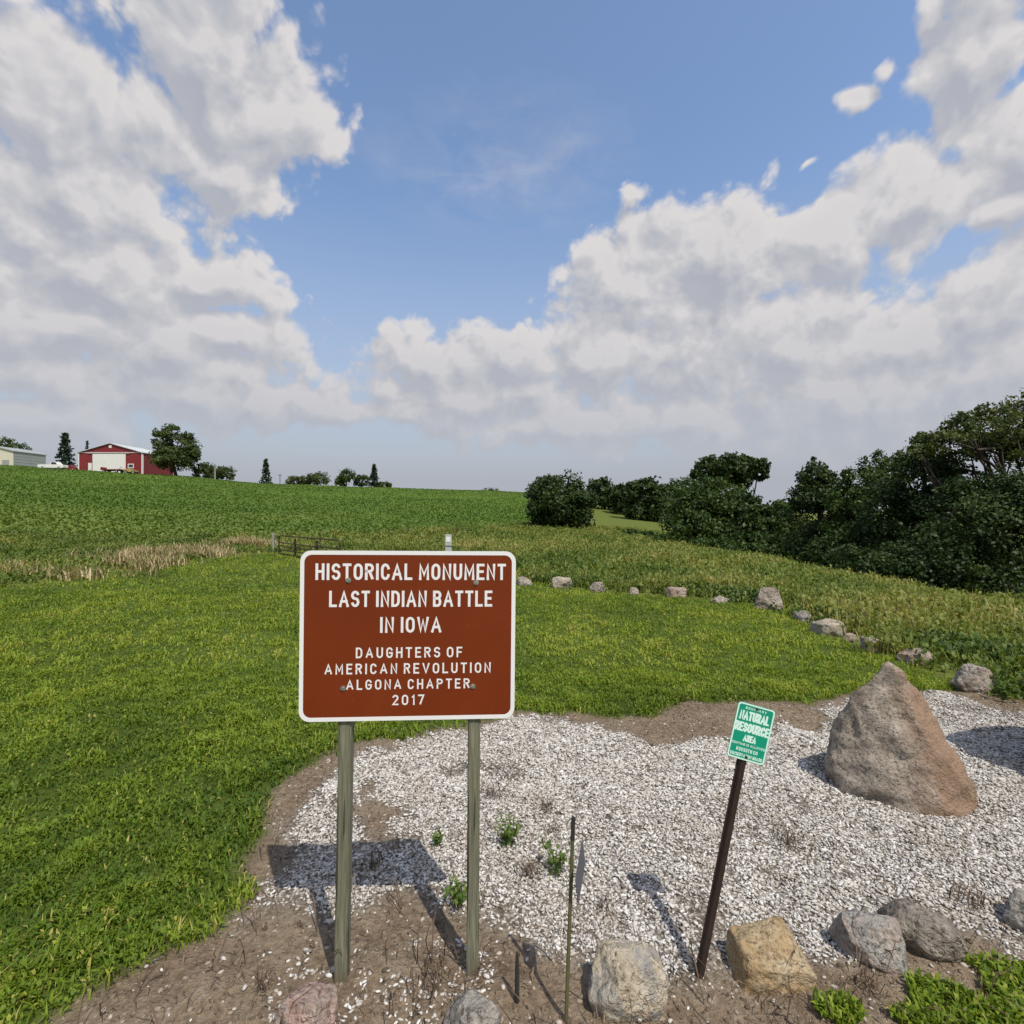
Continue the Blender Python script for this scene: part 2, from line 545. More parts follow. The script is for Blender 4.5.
# ------------------------------------------------------------------ foliage materials
def leaf_mat(name, stops, trans=.3, rough=.55, spec=.25):
    m, t, bs, out = material(name)
    geo = t.new('ShaderNodeNewGeometry')
    a = t.attr('tint')
    a = t.math('ADD', a, t.math('MULTIPLY_ADD', t.noise(geo.outputs['Position'], 1.3, 2), .35, -.175), clamp=True)
    c = t.ramp(a, stops)
    t.put(bs.inputs['Base Color'], c)
    bs.inputs['Roughness'].default_value = rough
    bs.inputs['Specular IOR Level'].default_value = spec
    tr = t.new('ShaderNodeBsdfTranslucent')
    t.put(tr.inputs[0], t.mix(1.0, c, (1.3, 1.25, .6), 'MULTIPLY'))
    mx = t.new('ShaderNodeMixShader')
    mx.inputs[0].default_value = trans
    t.l.new(bs.outputs[0], mx.inputs[1]); t.l.new(tr.outputs[0], mx.inputs[2])
    t.l.new(mx.outputs[0], out.inputs[0])
    return m

M_lawn = leaf_mat('lawn_blades', [(0, (.070, .124, .011)), (.4, (.162, .238, .020)), (.75, (.270, .330, .034)), (1, (.42, .36, .11))], .35)
M_prairie = leaf_mat('prairie_blades', [(0, (.060, .110, .018)), (.35, (.150, .200, .038)), (.7, (.265, .270, .070)), (1, (.42, .34, .15))], .35)
M_crop = leaf_mat('crop_leaves', [(0, (.078, .140, .022)), (.5, (.112, .180, .030)), (1, (.160, .220, .042))], .35)
M_forb = leaf_mat('forb_leaves', [(0, (.048, .088, .018)), (.5, (.105, .155, .032)), (1, (.20, .23, .065))], .3)
M_dead = leaf_mat('dead_stems', [(0, (.055, .035, .022)), (.5, (.13, .085, .052)), (1, (.25, .18, .11))], .1)
M_dry = leaf_mat('dry_grass', [(0, (.13, .13, .05)), (.5, (.36, .29, .15)), (1, (.60, .49, .31))], .3)
M_weed = leaf_mat('weed_leaves', [(0, (.05, .10, .018)), (.5, (.10, .17, .03)), (1, (.20, .23, .06))], .35)
M_tree = leaf_mat('tree_leaves', [(0, (.022, .048, .010)), (.5, (.044, .080, .016)), (1, (.080, .120, .026))], .22)
M_treed = leaf_mat('tree_leaves_deep', [(0, (.013, .030, .007)), (.5, (.028, .054, .012)), (1, (.060, .092, .022))], .18)
M_treeo = leaf_mat('tree_leaves_olive', [(0, (.034, .054, .015)), (.5, (.066, .092, .024)), (1, (.115, .140, .042))], .28)
M_spruce = leaf_mat('spruce_needles', [(0, (.014, .030, .014)), (.5, (.026, .050, .024)), (1, (.045, .075, .038))], .08)

def bark_mat():
    m, t, bs, out = material('bark')
    geo = t.new('ShaderNodeNewGeometry')
    n = t.noise(t.vmath('MULTIPLY', geo.outputs['Position'], (6, 6, 1.2)), 2.0, 5, .6)
    t.put(bs.inputs['Base Color'], t.ramp(n, [(.3, (.022, .017, .012)), (.7, (.075, .058, .044))]))
    bs.inputs['Roughness'].default_value = .9
    t.put(bs.inputs['Normal'], t.bump(n, .8, .03))
    return m
M_bark = bark_mat()

# ------------------------------------------------------------------ blades
def blades(P, h, w, az, lean, tint, curl=None):
    """three-triangle bent blades; P (n,3) roots"""
    n = len(P)
    h, w, lean = (np.broadcast_to(np.asarray(a, float), (n,)) for a in (h, w, lean))
    sx, sy = -np.sin(az), np.cos(az)
    dx, dy = np.cos(az), np.sin(az)
    ml = lean * .35
    mid = P + np.stack([dx * h * np.sin(ml) * .55, dy * h * np.sin(ml) * .55, h * np.cos(ml) * .55], -1)
    tl = np.minimum(lean * 1.5, 2.4)
    tip = mid + np.stack([dx * h * np.sin(tl) * .5, dy * h * np.sin(tl) * .5, h * np.cos(tl) * .5], -1)
    side = np.stack([sx, sy, np.zeros(n)], -1)
    Vv = np.stack([P - side * (w * .35)[:, None], P + side * (w * .35)[:, None], mid - side * (w * .5)[:, None], mid + side * (w * .5)[:, None], tip], 1)
    b = np.arange(n)[:, None] * 5
    T = np.concatenate([b + np.array([0, 1, 3]), b + np.array([0, 3, 2]), b + np.array([2, 3, 4])], 1).reshape(-1, 3)
    return Vv.reshape(-1, 3), T, np.repeat(tint, 5)

def merge(parts):
    Vs, Ts, As = [], [], []
    o = 0
    for v, t, a in parts:
        Vs.append(v); Ts.append(t + o); As.append(a); o += len(v)
    return np.concatenate(Vs), np.concatenate(Ts), np.concatenate(As)

def sample_view(n, y0, y1, umin=-1.12, umax=1.12):
    """uniform-area random points in the wedge the photo can see"""
    y = np.sqrt(rng.random(n) * (y1 * y1 - y0 * y0) + y0 * y0)
    u = rng.uniform(umin, umax, n)
    return u * y, y

def lawn():
    parts = []
    for (y0, y1, n, hs, ws) in ((1.3, 3.2, 90000, 1.0, 1.0), (3.2, 6.5, 160000, 1.0, 1.25), (6.5, 13, 150000, 1.1, 1.8), (13, 27, 130000, 1.25, 3.2)):
        x, y = sample_view(n, y0, y1, -1.2, 1.2)
        so, gr, la, cr = zones(x, y)
        keep = (la > rng.uniform(-.15, .1, n)) & (so < rng.uniform(-.10, .06, n))
        cl = fbm(x, y, 1.6, 81, 3); cl2 = fbm(x, y, 6, 91, 2)
        cl3 = fbm(x, y, 11., 95, 2)
        keep &= rng.random(n) < np.clip(.20 + 1.9 * (cl2 - .22) * (.4 + 1.2 * cl3), .34, 1)
        x, y, cl, cl2, so = x[keep], y[keep], cl[keep], cl2[keep], so[keep]
        P = np.stack([x, y, ground_z(x, y) - .006], -1)
        k = len(x)
        rim = np.clip(1 + so / .5, 0, 1)     # ranker growth where the mower misses, along the bed
        hh = (.028 + .038 * rng.random(k) ** 1.5 + .13 * np.clip(cl2 - .42, 0, 1) + .04 * rim * rng.random(k)) * hs
        wd = (.0055 + .009 * rng.random(k) ** 2) * ws
        tint = np.clip(.30 + 1.0 * (fbm(x, y, .8, 101, 3) - .42) + .50 * (cl2 - .45) + .36 * (rng.random(k) - .5) - .04 * rim, 0, .88)
        dry = rng.random(k) < (np.where(y < 6, .03, .012) + .10 * np.clip(fbm(x, y, .7, 111, 2) - .5, 0, 1) * 3)
        tint = np.where(dry, rng.uniform(.85, 1.0, k), tint)
        parts.append(blades(P, hh, wd, rng.uniform(0, 6.283, k), rng.uniform(.3, 1.45, k), tint))
        # clover-like broad leaves
        q = rng.random(k) < .24
        Pq = P[q] + np.stack([np.zeros(q.sum()), np.zeros(q.sum()), hh[q] * .6], -1)
        kk = q.sum()
        parts.append(blades(Pq, rng.uniform(.018, .034, kk) * hs, rng.uniform(.012, .022, kk) * ws * .8, rng.uniform(0, 6.283, kk), rng.uniform(.8, 1.6, kk), np.clip(tint[q] - .12, 0, 1)))
    v, t, a = merge(parts)
    tag(link('lawn_grass', np_mesh('lawn_grass', v, t, {'tint': a}), M_lawn), kind='stuff')
lawn()

def prairie():
    parts = []
    for (y0, y1, n, per, ws) in ((4.5, 9, 4200, 9, 1.0), (9, 16, 9000, 8, 1.3), (16, 30, 14000, 7, 2.0), (30, 62, 16000, 6, 3.6)):
        x, y = sample_view(n, y0, y1, -1.15, 1.25)
        so, gr, la, cr = zones(x, y)
        keep = (la < rng.uniform(-.5, .1, n)) & (so < 0) & (cr < rng.uniform(-2, 2, n))
        # only what lies near the view's sight line on the right bank
        x, y = x[keep], y[keep]
        k = len(x)
        cl = fbm(x, y, .45, 121, 3)
        H = .17 + .22 * rng.random(k) + .22 * np.clip(cl - .4, 0, 1) * 2
        H *= np.where(x < -8, .8, 1.0)
        lf = np.clip((-8 - x) / 6, 0, 1)
        X = np.repeat(x, per) + rng.normal(0, .07, k * per); Y = np.repeat(y, per) + rng.normal(0, .07, k * per)
        P = np.stack([X, Y, ground_z(X, Y) - .02], -1)
        h = np.repeat(H, per) * rng.uniform(.45, 1.15, k * per)
        w = (.008 + .014 * rng.random(k * per)) * ws
        tn = np.clip(.52 + 1.0 * (cl - .5) + .30 * (rng.random(k) - .5) - .10 * lf, 0, 1)
        tint = np.clip(np.repeat(tn, per) + .3 * (rng.random(k * per) - .5), 0, 1)
        parts.append(blades(P, h, w, rng.uniform(0, 6.283, k * per), rng.uniform(.1, 1.0, k * per), tint))
        # leafy forbs
        q = rng.random(k * per) < .8
        kk = q.sum()
        Pq = P[q].copy(); Pq[:, 2] += h[q] * rng.uniform(.3, .9, kk)
        parts.append(blades(Pq, rng.uniform(.05, .12, kk) * ws ** .5, rng.uniform(.03, .06, kk) * ws ** .5, rng.uniform(0, 6.283, kk), rng.uniform(.6, 1.5, kk), np.clip(tint[q] - .18, 0, 1)))
    v, t, a = merge(parts)
    tag(link('prairie_grass', np_mesh('prairie_grass', v, t, {'tint': a}), M_prairie), kind='stuff')
prairie()

def stone_row_forbs():
    path = np.array([G(*p) for p in ((505, 583), (561, 585), (634, 593), (720, 600), (768, 606), (803, 618), (845, 636), (890, 650), (930, 662), (985, 690), (1040, 715))])
    path += np.array([[.1, .75]] * 5 + [[.65, .55]] * 6)
    n = 2200
    sg = rng.random(n) * (len(path) - 1); i = sg.astype(int); f = (sg - i)[:, None]
    c = path[i] * (1 - f) + path[i + 1] * f
    x = c[:, 0] + rng.normal(0, .30, n); y = c[:, 1] + rng.normal(0, .30, n)
    m = fbm(x, y, 1.1, 181, 2) > .47
    x, y = x[m], y[m]; n = len(x); per = 14
    X = np.repeat(x, per) + rng.normal(0, .09, n * per); Y = np.repeat(y, per) + rng.normal(0, .09, n * per)
    hz = rng.random(n * per) * np.repeat(rng.uniform(.08, .26, n), per)
    P = np.stack([X, Y, ground_z(X, Y) + hz], -1)
    k = n * per
    v, t, a = blades(P, rng.uniform(.04, .11, k), rng.uniform(.025, .06, k), rng.uniform(0, 6.283, k), rng.uniform(.3, 1.5, k), rng.random(k) ** 1.6 * .7)
    tag(link('leafy_forbs', np_mesh('leafy_forbs', v, t, {'tint': a}), M_forb), kind='stuff')
stone_row_forbs()

def crop():
    n = 150000
    y = 30 + 115 * rng.random(n) ** 1.5
    x = rng.uniform(-1.1, .16, n) * y
    cr = sdist(x, y, CROP)
    k = cr > rng.uniform(-3, 1, n)
    x, y = x[k], y[k]; n = len(x)
    P = np.stack([x, y, ground_z(x, y)], -1)
    tint = np.clip(.45 + .35 * np.clip((62 - y) / 20, 0, 1) + .9 * (fbm(x, y, .09, 131, 3) - .5) + .5 * (rng.random(n) - .5), 0, 1)
    v, t, a = blades(P, rng.uniform(.14, .34, n), rng.uniform(.12, .26, n), rng.uniform(0, 6.283, n), rng.uniform(.4, 1.5, n), tint)
    tag(link('soybean_crop', np_mesh('soybean_crop', v, t, {'tint': a}), M_crop), kind='stuff')
crop()

def dry_band():
    """dry tan grass heads along the left edge of the mown lawn"""
    n = 5000
    pts = [G(40, 584), G(110, 572), G(170, 561), G(230, 556), G(262, 551)]
    pts = np.array(pts)
    s = rng.random(n) * (len(pts) - 1)
    i = s.astype(int); f = (s - i)[:, None]
    c = pts[i] * (1 - f) + pts[i + 1] * f
    dep = np.abs(rng.normal(0, 1.7, n))
    x = c[:, 0] - dep * .5 + rng.normal(0, .9, n); y = c[:, 1] + dep + rng.normal(.25, .25, n)
    m = fbm(x, y, .55, 141, 3) > .45 + .1 * rng.random(n)
    x, y = x[m], y[m]; n = len(x)
    P = np.stack([x, y, ground_z(x, y) - .02], -1)
    per = 6
    Pp = np.repeat(P, per, 0) + np.concatenate([rng.normal(0, .1, (n * per, 2)), np.zeros((n * per, 1))], 1)
    hh = rng.uniform(.12, .58, n * per) * (.55 + .8 * np.repeat(fbm(x, y, .5, 151, 2), per))
    v, t, a = blades(Pp, hh, rng.uniform(.015, .045, n * per), rng.uniform(0, 6.283, n * per), rng.uniform(.2, 1.1, n * per), rng.random(n * per))
    tag(link('dry_grass', np_mesh('dry_grass', v, t, {'tint': a}), M_dry), kind='stuff')
dry_band()

# ------------------------------------------------------------------ gravel
def gravel():
    shapes = []
    for k in range(7):
        bm = bmesh.new()
        bmesh.ops.create_icosphere(bm, subdivisions=1, radius=1)
        bm.verts.ensure_lookup_table()
        sc = (random.uniform(1.0, 1.5), random.uniform(.58, .85), random.uniform(.42, .62))
        v = np.array([[c * s * random.uniform(.78, 1.18) for c, s in zip(b.co, sc)] for b in bm.verts])
        f = np.array([[q.index for q in fc.verts] for fc in bm.faces])
        bm.free()
        shapes.append((v, f))
    n = 330000
    x, y = sample_view(n, 2.0, 6.2, -1.05, 1.25)
    gr = zones(x, y)[1]
    hole = fbm(x, y, 2.0, 161, 3)
    dens = np.clip((gr + .02) / .14, 0, 1) * np.clip(1.4 - np.clip(hole - .64, 0, 1) * 9, .15, 1)
    dens = np.maximum(dens, .009 * (gr > -.45) * (zones(x, y)[0] > .08))
    dens = np.maximum(dens, .24 * (fbm(x, y, 7, 165, 2) > .48) * ((np.hypot(x - G(330, 965)[0], y - 2.15) < .22) | (np.hypot(x - G(440, 960)[0], y - 2.2) < .25)))
    keep = rng.random(n) < dens
    x, y, gr = x[keep], y[keep], gr[keep]
    n = len(x)
    size = np.clip(np.exp(rng.normal(-4.88, .30, n)), .0035, .0165) * np.where(y > 3.6, 1.15, 1)
    z = ground_z(x, y) + size * rng.uniform(-.1, .75, n)
    tint = np.clip(rng.normal(.52, .30, n), 0, 1)
    parts = []
    pick = rng.integers(0, 7, n)
    for k, (sv, sf) in enumerate(shapes):
        s = pick == k
        m = s.sum()
        a, b = rng.uniform(0, 6.283, m), rng.normal(0, .45, m)
        ca, sa, cb, sb = np.cos(a), np.sin(a), np.cos(b), np.sin(b)
        q = sv[None] * size[s][:, None, None]
        q = np.stack([q[..., 0], q[..., 1] * cb[:, None] - q[..., 2] * sb[:, None], q[..., 1] * sb[:, None] + q[..., 2] * cb[:, None]], -1)
        q = np.stack([q[..., 0] * ca[:, None] - q[..., 1] * sa[:, None], q[..., 0] * sa[:, None] + q[..., 1] * ca[:, None], q[..., 2]], -1)
        q = q + np.stack([x[s], y[s], z[s]], -1)[:, None]
        ff = sf[None] + (np.arange(m) * len(sv))[:, None, None]
        parts.append((q.reshape(-1, 3), ff.reshape(-1, 3), np.repeat(tint[s], len(sv))))
    v, t, a = merge(parts)
    m, tt, bs, out = material('limestone_gravel')
    c = tt.ramp(tt.attr('tint'), [(0, (.15, .13, .11)), (.2, (.30, .27, .235)), (.42, (.42, .39, .35)), (.75, (.52, .50, .465)), (1, (.63, .615, .59))])
    geo = tt.new('ShaderNodeNewGeometry')
    c = tt.mix(tt.maprange(tt.noise(geo.outputs['Position'], 2.2, 3), .52, .75, 0, .45), c, (.30, .24, .18))
    tt.put(bs.inputs['Base Color'], c)
    bs.inputs['Roughness'].default_value = .85
    bs.inputs['Specular IOR Level'].default_value = .2
    tag(link('gravel', np_mesh('gravel', v, t, {'tint': a}), m), kind='stuff')
gravel()

def litter():
    """straws, bits of mulch and clods on the bare soil"""
    n = 16000
    x, y = sample_view(n, 1.8, 5.6, -1.1, 1.2)
    so, gr, _, _ = zones(x, y)
    k = (so > .0) & (rng.random(n) < np.where(gr < 0, 1.0, .12))
    x, y = x[k], y[k]; n = len(x)
    P = np.stack([x, y, ground_z(x, y) + .004], -1)
    v, t, a = blades(P, rng.uniform(.012, .11, n) * rng.random(n), rng.uniform(.002, .007, n), rng.uniform(0, 6.283, n), rng.uniform(1.25, 1.55, n), rng.random(n))
    tag(link('plant_litter', np_mesh('plant_litter', v, t, {'tint': a}), M_dead), kind='stuff')
    n = 420
    x, y = sample_view(n, 1.8, 3.2, -1.0, 1.0)
    k = zones(x, y)[0] > .1
    k &= zones(x, y)[1] < rng.uniform(-.1, .25, n)
    x, y = x[k], y[k]; n = len(x)
    P = np.stack([x, y, ground_z(x, y) + .006], -1)
    v2, t2, a2 = blades(P, rng.uniform(.08, .30, n), rng.uniform(.003, .007, n), rng.uniform(0, 6.283, n), rng.uniform(1.02, 1.12, n), rng.random(n) * .6)
    tag(link('fallen_stems', np_mesh('fallen_stems', v2, t2, {'tint': a2}), M_dead), kind='stuff')
    # soil clods
    n = 26000
    x, y = sample_view(n, 1.8, 5.4, -1.1, 1.2)
    so, gr, _, _ = zones(x, y)
    k = (so > .0) & (gr < .02)
    x, y = x[k], y[k]; n = len(x)
    bm = bmesh.new(); bmesh.ops.create_icosphere(bm, subdivisions=1, radius=1)
    sv = np.array([[*(b.co * random.uniform(.7, 1.25))] for b in bm.verts]); sf = np.array([[q.index for q in f.verts] for f in bm.faces]); bm.free()
    sz = .003 + .011 * rng.random(n) ** 3
    an = rng.uniform(0, 6.283, n)
    q = sv[None] * sz[:, None, None] * np.array([1.2, .9, .6])
    q = np.stack([q[..., 0] * np.cos(an)[:, None] - q[..., 1] * np.sin(an)[:, None], q[..., 0] * np.sin(an)[:, None] + q[..., 1] * np.cos(an)[:, None], q[..., 2]], -1)
    q += np.stack([x, y, ground_z(x, y) + .001], -1)[:, None]
    ff = (sf[None] + (np.arange(n) * len(sv))[:, None, None]).reshape(-1, 3)
    m, tt, bs, out = material('soil_clod')
    tt.put(bs.inputs['Base Color'], tt.ramp(tt.attr('tint'), [(0, (.07, .05, .035)), (.6, (.20, .15, .105)), (.85, (.26, .21, .16)), (1, (.45, .41, .36))]))
    bs.inputs['Roughness'].default_value = .95
    tag(link('soil_clods', np_mesh('soil_clods', q.reshape(-1, 3), ff, {'tint': np.repeat(rng.random(n), len(sv))}), m), kind='stuff')
litter()

# ------------------------------------------------------------------ rocks
def rock_mat(name, base, dark, light, patch=None, patch_amt=.5, scale=1.0, face=None):
    m, t, bs, out = material(name)
    tc = t.new('ShaderNodeTexCoord')
    P = tc.outputs['Object']
    n1 = t.noise(P, 5 * scale, 6, .62); n2 = t.noise(P, 38 * scale, 4, .7); n3 = t.noise(P, 2.6 * scale, 4, .6, 1.2)
    c = t.ramp(n1, [(.3, dark), (.52, base), (.74, light)])
    c = t.mix(t.maprange(n2, .36, .48, .85, 0), c, tuple(.4 * v for v in dark))
    c = t.mix(t.maprange(n2, .58, .70, 0, .6), c, tuple(min(.8, 1.25 * v) for v in light))
    if patch:
        pm = t.maprange(n3, .47, .56)
        if face is not None:      # a weathered face and a freshly split, rust stained one
            pm = t.maprange(t.math('MULTIPLY_ADD', n3, .55, t.sep(P)[0]), face, face + .22)
        c = t.mix(t.math('MULTIPLY', pm, patch_amt), c, t.mix(n2, patch, tuple(1.5 * v for v in patch)))
    vo = t.new('ShaderNodeTexVoronoi', feature='DISTANCE_TO_EDGE')
    t.put(vo.inputs['Vector'], t.vmath('ADD', P, t.vmath('MULTIPLY', t.noise(P, 6 * scale, 3, col=True), (.25, .25, .25))))
    vo.inputs['Scale'].default_value = 3.2 * scale
    crack = t.maprange(vo.outputs['Distance'], .0, .018, 1, 0)
    crack = t.math('MULTIPLY', crack, t.maprange(n1, .50, .62, 0, .35))
    c = t.mix(t.math('MULTIPLY', crack, .55), c, tuple(.3 * v for v in dark))
    t.put(bs.inputs['Base Color'], c)
    bs.inputs['Roughness'].default_value = .88
    bs.inputs['Specular IOR Level'].default_value = .25
    h = t.math('ADD', t.math('MULTIPLY', n1, 1.0), t.math('MULTIPLY', n2, .40))
    h = t.math('SUBTRACT', h, t.math('MULTIPLY', crack, .4))
    t.put(bs.inputs['Normal'], t.bump(h, 1.0, .06 / scale))
    return m

RM = {
    'grey': rock_mat('rock_grey', (.27, .25, .22), (.15, .135, .12), (.40, .37, .33)),
    'pale': rock_mat('rock_pale', (.43, .37, .275), (.28, .23, .165), (.56, .51, .42), (.21, .205, .19), .85, 1.3),
    'tan': rock_mat('rock_tan', (.37, .285, .17), (.22, .155, .09), (.50, .43, .32), (.30, .20, .095), .5, 1.5),
    'pink': rock_mat('rock_pink', (.32, .225, .19), (.20, .135, .115), (.43, .34, .30), (.26, .235, .20), .6, 1.6),
    'banded': rock_mat('rock_banded', (.28, .265, .24), (.17, .16, .145), (.40, .38, .34), (.34, .245, .195), .45, 1.3),
    'tanp': rock_mat('rock_tan_pink', (.33, .27, .22), (.2, .16, .13), (.44, .38, .33), (.33, .22, .18), .5, 1.2),
    'brown': rock_mat('rock_brown', (.23, .20, .165), (.12, .10, .085), (.34, .30, .25)),
    'mon': rock_mat('rock_monument', (.33, .285, .235), (.185, .150, .120), (.45, .40, .34), (.215, .140, .092), .85, 1.25, face=.13),
    'lich': rock_mat('rock_lichen', (.33, .29, .245), (.19, .16, .135), (.46, .42, .36), (.24, .19, .155), .6, .8),
}

def hull_rock(pts, cuts=4, smooth=2, amp=.03, seed=0, nf=3.0, chips=()):
    bm = bmesh.new()
    for p in pts: bm.verts.new(p)
    r = bmesh.ops.convex_hull(bm, input=bm.verts)
    junk = [g for g in r['geom_interior'] + r['geom_unused'] if isinstance(g, bmesh.types.BMVert)]
    bmesh.ops.delete(bm, geom=list(set(junk)), context='VERTS')
    bmesh.ops.triangulate(bm, faces=bm.faces)
    size = max((max(v.co[i] for v in bm.verts) - min(v.co[i] for v in bm.verts)) for i in range(3))
    target = size / 34
    for it in range(6):
        es = [e for e in bm.edges if e.calc_length() > target * 1.6]
        if not es: break
        bmesh.ops.subdivide_edges(bm, edges=es, cuts=1)
        bmesh.ops.triangulate(bm, faces=[f for f in bm.faces if len(f.verts) > 3])
    for _ in range(smooth):
        bmesh.ops.smooth_vert(bm, verts=bm.verts, factor=.5, use_axis_x=True, use_axis_y=True, use_axis_z=True)
    for cn, cf in chips:          # split faces: whatever stands past the plane is broken off
        cn = Vector(cn).normalized()
        cut = max(v.co.dot(cn) for v in bm.verts) * cf
        for v in bm.verts:
            e = v.co.dot(cn) - cut
            if e > 0: v.co -= cn * e
    bm.normal_update()
    off = Vector((seed * 3.17, seed * 1.31, seed * .77))
    new = []
    for v in bm.verts:
        p = v.co / size
        d = mnoise.fractal(p * nf + off, .9, 2.0, 4) * .9 + (abs(mnoise.noise(p * nf * 2.3 + off)) - .25) * -.7
        vd = mnoise.voronoi(p * 5.5 + off)[0]
        d += (min(vd[1] - vd[0], .25) - .12) * 1.3
        d += mnoise.noise(p * 14 + off) * .30 + abs(mnoise.noise(p * 6.5 - off)) * -.5
        new.append(v.co + v.normal * d * amp * size)
    for v, c in zip(bm.verts, new): v.co = c
    bmesh.ops.recalc_face_normals(bm, faces=bm.faces)
    me = bpy.data.meshes.new('rock')
    bm.to_mesh(me); bm.free()
    for p in me.polygons: p.use_smooth = True
    return me

def boulder(px, py, w, h, label, mat, d=None, depth=None, rz=0.0, seed=1, sink=.25, n=16, flat=.0, group=None, block=False):
    """px,py: pixel of the foot's middle; w,h metres seen"""
    x, y = G(px, py)
    rr = random.Random(seed)
    depth = depth or w * .75
    y += depth * .30
    x = (px - 512) / 512 * y
    pts = []
    for k in range(n):
        a = rr.uniform(0, 6.283); e = math.asin(rr.uniform(-1, 1))
        q = rr.uniform(.82, 1.0)
        pts.append((math.cos(a) * math.cos(e) * w / 2 * q, math.sin(a) * math.cos(e) * depth / 2 * q, math.sin(e) * h * .62 * q))
    if block:
        w *= .84; depth *= .9
        pts = [(sx * w * .5 * rr.uniform(.62, 1.0), sy * depth * .5 * rr.uniform(.6, 1.0), (h * .62 * rr.uniform(.55, 1.0) if sz > 0 else -h * .4)) for sx in (-1, 1) for sy in (-1, 1) for sz in (-1, 1)]
        pts += [(rr.uniform(-.2, .2) * w, rr.uniform(-.55, -.45) * depth, rr.uniform(-.1, .3) * h) for _ in range(3)] + [(-.56 * w, rr.uniform(-.1, .1), rr.uniform(0, .2) * h), (.56 * w, -.1 * depth, rr.uniform(0, .2) * h), (rr.uniform(-.25, .25) * w, 0, .64 * h)]
    # keep the top from coming to a point
    for k in range(5):
        a = rr.uniform(0, 6.283)
        pts.append((math.cos(a) * w * .30, math.sin(a) * depth * .28, h * .62 * rr.uniform(.85, 1.0)))
        a = k / 5 * 6.283 + rr.uniform(-.3, .3)
        pts.append((math.cos(a) * w * .5, math.sin(a) * depth * .5, -h * .15 * rr.uniform(0, 1)))
    chips = [((rr.gauss(0, 1), rr.gauss(-.3, 1), rr.gauss(.25, .6)), rr.uniform(.74, .90)) for _ in range(9)]
    me = hull_rock(pts, smooth=2, amp=.034, seed=seed, chips=chips)
    o = link('boulder', me, RM[mat], None, (x, y, float(ground_z(x, y)) + h * (.62 - sink) * .62))
    o.rotation_euler = (0, 0, rz)
    return tag(o, label, 'boulder', group)

GF = 'small boulders along the front edge of the gravel bed'
boulder(307, 1044, .30, .15, 'pinkish boulder at the foot of the left wooden sign post', 'pink', seed=3, depth=.26, group=GF)
boulder(474, 1050, .28, .16, 'grey boulder at the foot of the right wooden sign post', 'grey', seed=5, depth=.24, group=GF)
boulder(627, 1016, .37, .25, 'pale cream boulder with a grey lower face just left of the brown leaning post', 'pale', seed=19, depth=.28, block=True, group=GF)
boulder(766, 990, .44, .19, 'tan yellow boulder just right of the brown leaning post', 'tan', seed=13, depth=.30, block=True, group=GF)
boulder(868, 968, .34, .19, 'grey boulder with a pink streak beside the tan boulder', 'banded', seed=21, depth=.22, block=True, rz=-.5, group=GF)
boulder(920, 958, .37, .18, 'dark grey rounded boulder behind the pink streaked one', 'brown', seed=36, depth=.26, block=True, rz=-.6, group=GF)
boulder(1034, 940, .30, .17, 'grey boulder cut by the right edge of the frame', 'grey', seed=55, depth=.26, rz=.4, group=GF)

GB = 'boulders lined up along the far edge of the lawn'
back = [  # foot px, w px, h px, label, mat
    (524, 586, 20, 9, 'pale flat boulder half hidden behind the brown sign edge', 'lich'),
    (561, 588, 24, 11, 'whitish blocky boulder, first in full view right of the brown sign', 'pale'),
    (598, 592, 19, 10, 'small pale wedge boulder second right of the brown sign', 'lich'),
    (634, 596, 13, 9, 'smallest pale boulder of the far lawn edge', 'lich'),
    (677, 598, 25, 11, 'tan slab boulder with a pinkish right face and weeds at its left end', 'tanp'),
    (720, 603, 22, 6, 'low flat whitish boulder almost buried in the grass', 'lich'),
    (768, 610, 36, 24, 'large pointed brown boulder at the corner of the stone row', 'lich'),
    (803, 622, 20, 12, 'small grey boulder next to the large pointed corner one', 'grey'),
    (829, 635, 38, 15, 'long whitish grey boulder in the right stone row', 'pale'),
    (851, 641, 18, 9, 'little tan boulder squeezed between two larger ones', 'tanp'),
    (873, 651, 28, 15, 'rounded grey boulder in the right row, behind the tip of the standing stone', 'lich'),
    (917, 665, 34, 14, 'flat pale tan boulder in the right row near the standing stone', 'tanp'),
    (976, 694, 47, 29, 'big grey boulder with a dark stain at the right end of the row', 'lich'),
]
for i, (px, py, w, h, lab, mat) in enumerate(back):
    d = G(px, py)[1]
    boulder(px, py, w * d / 512 * 1.0, h * d / 512 * 1.08, lab, mat, seed=100 + i * 7, depth=w * d / 512 * .7, group=GB, sink=.2, block=i % 3 != 0)

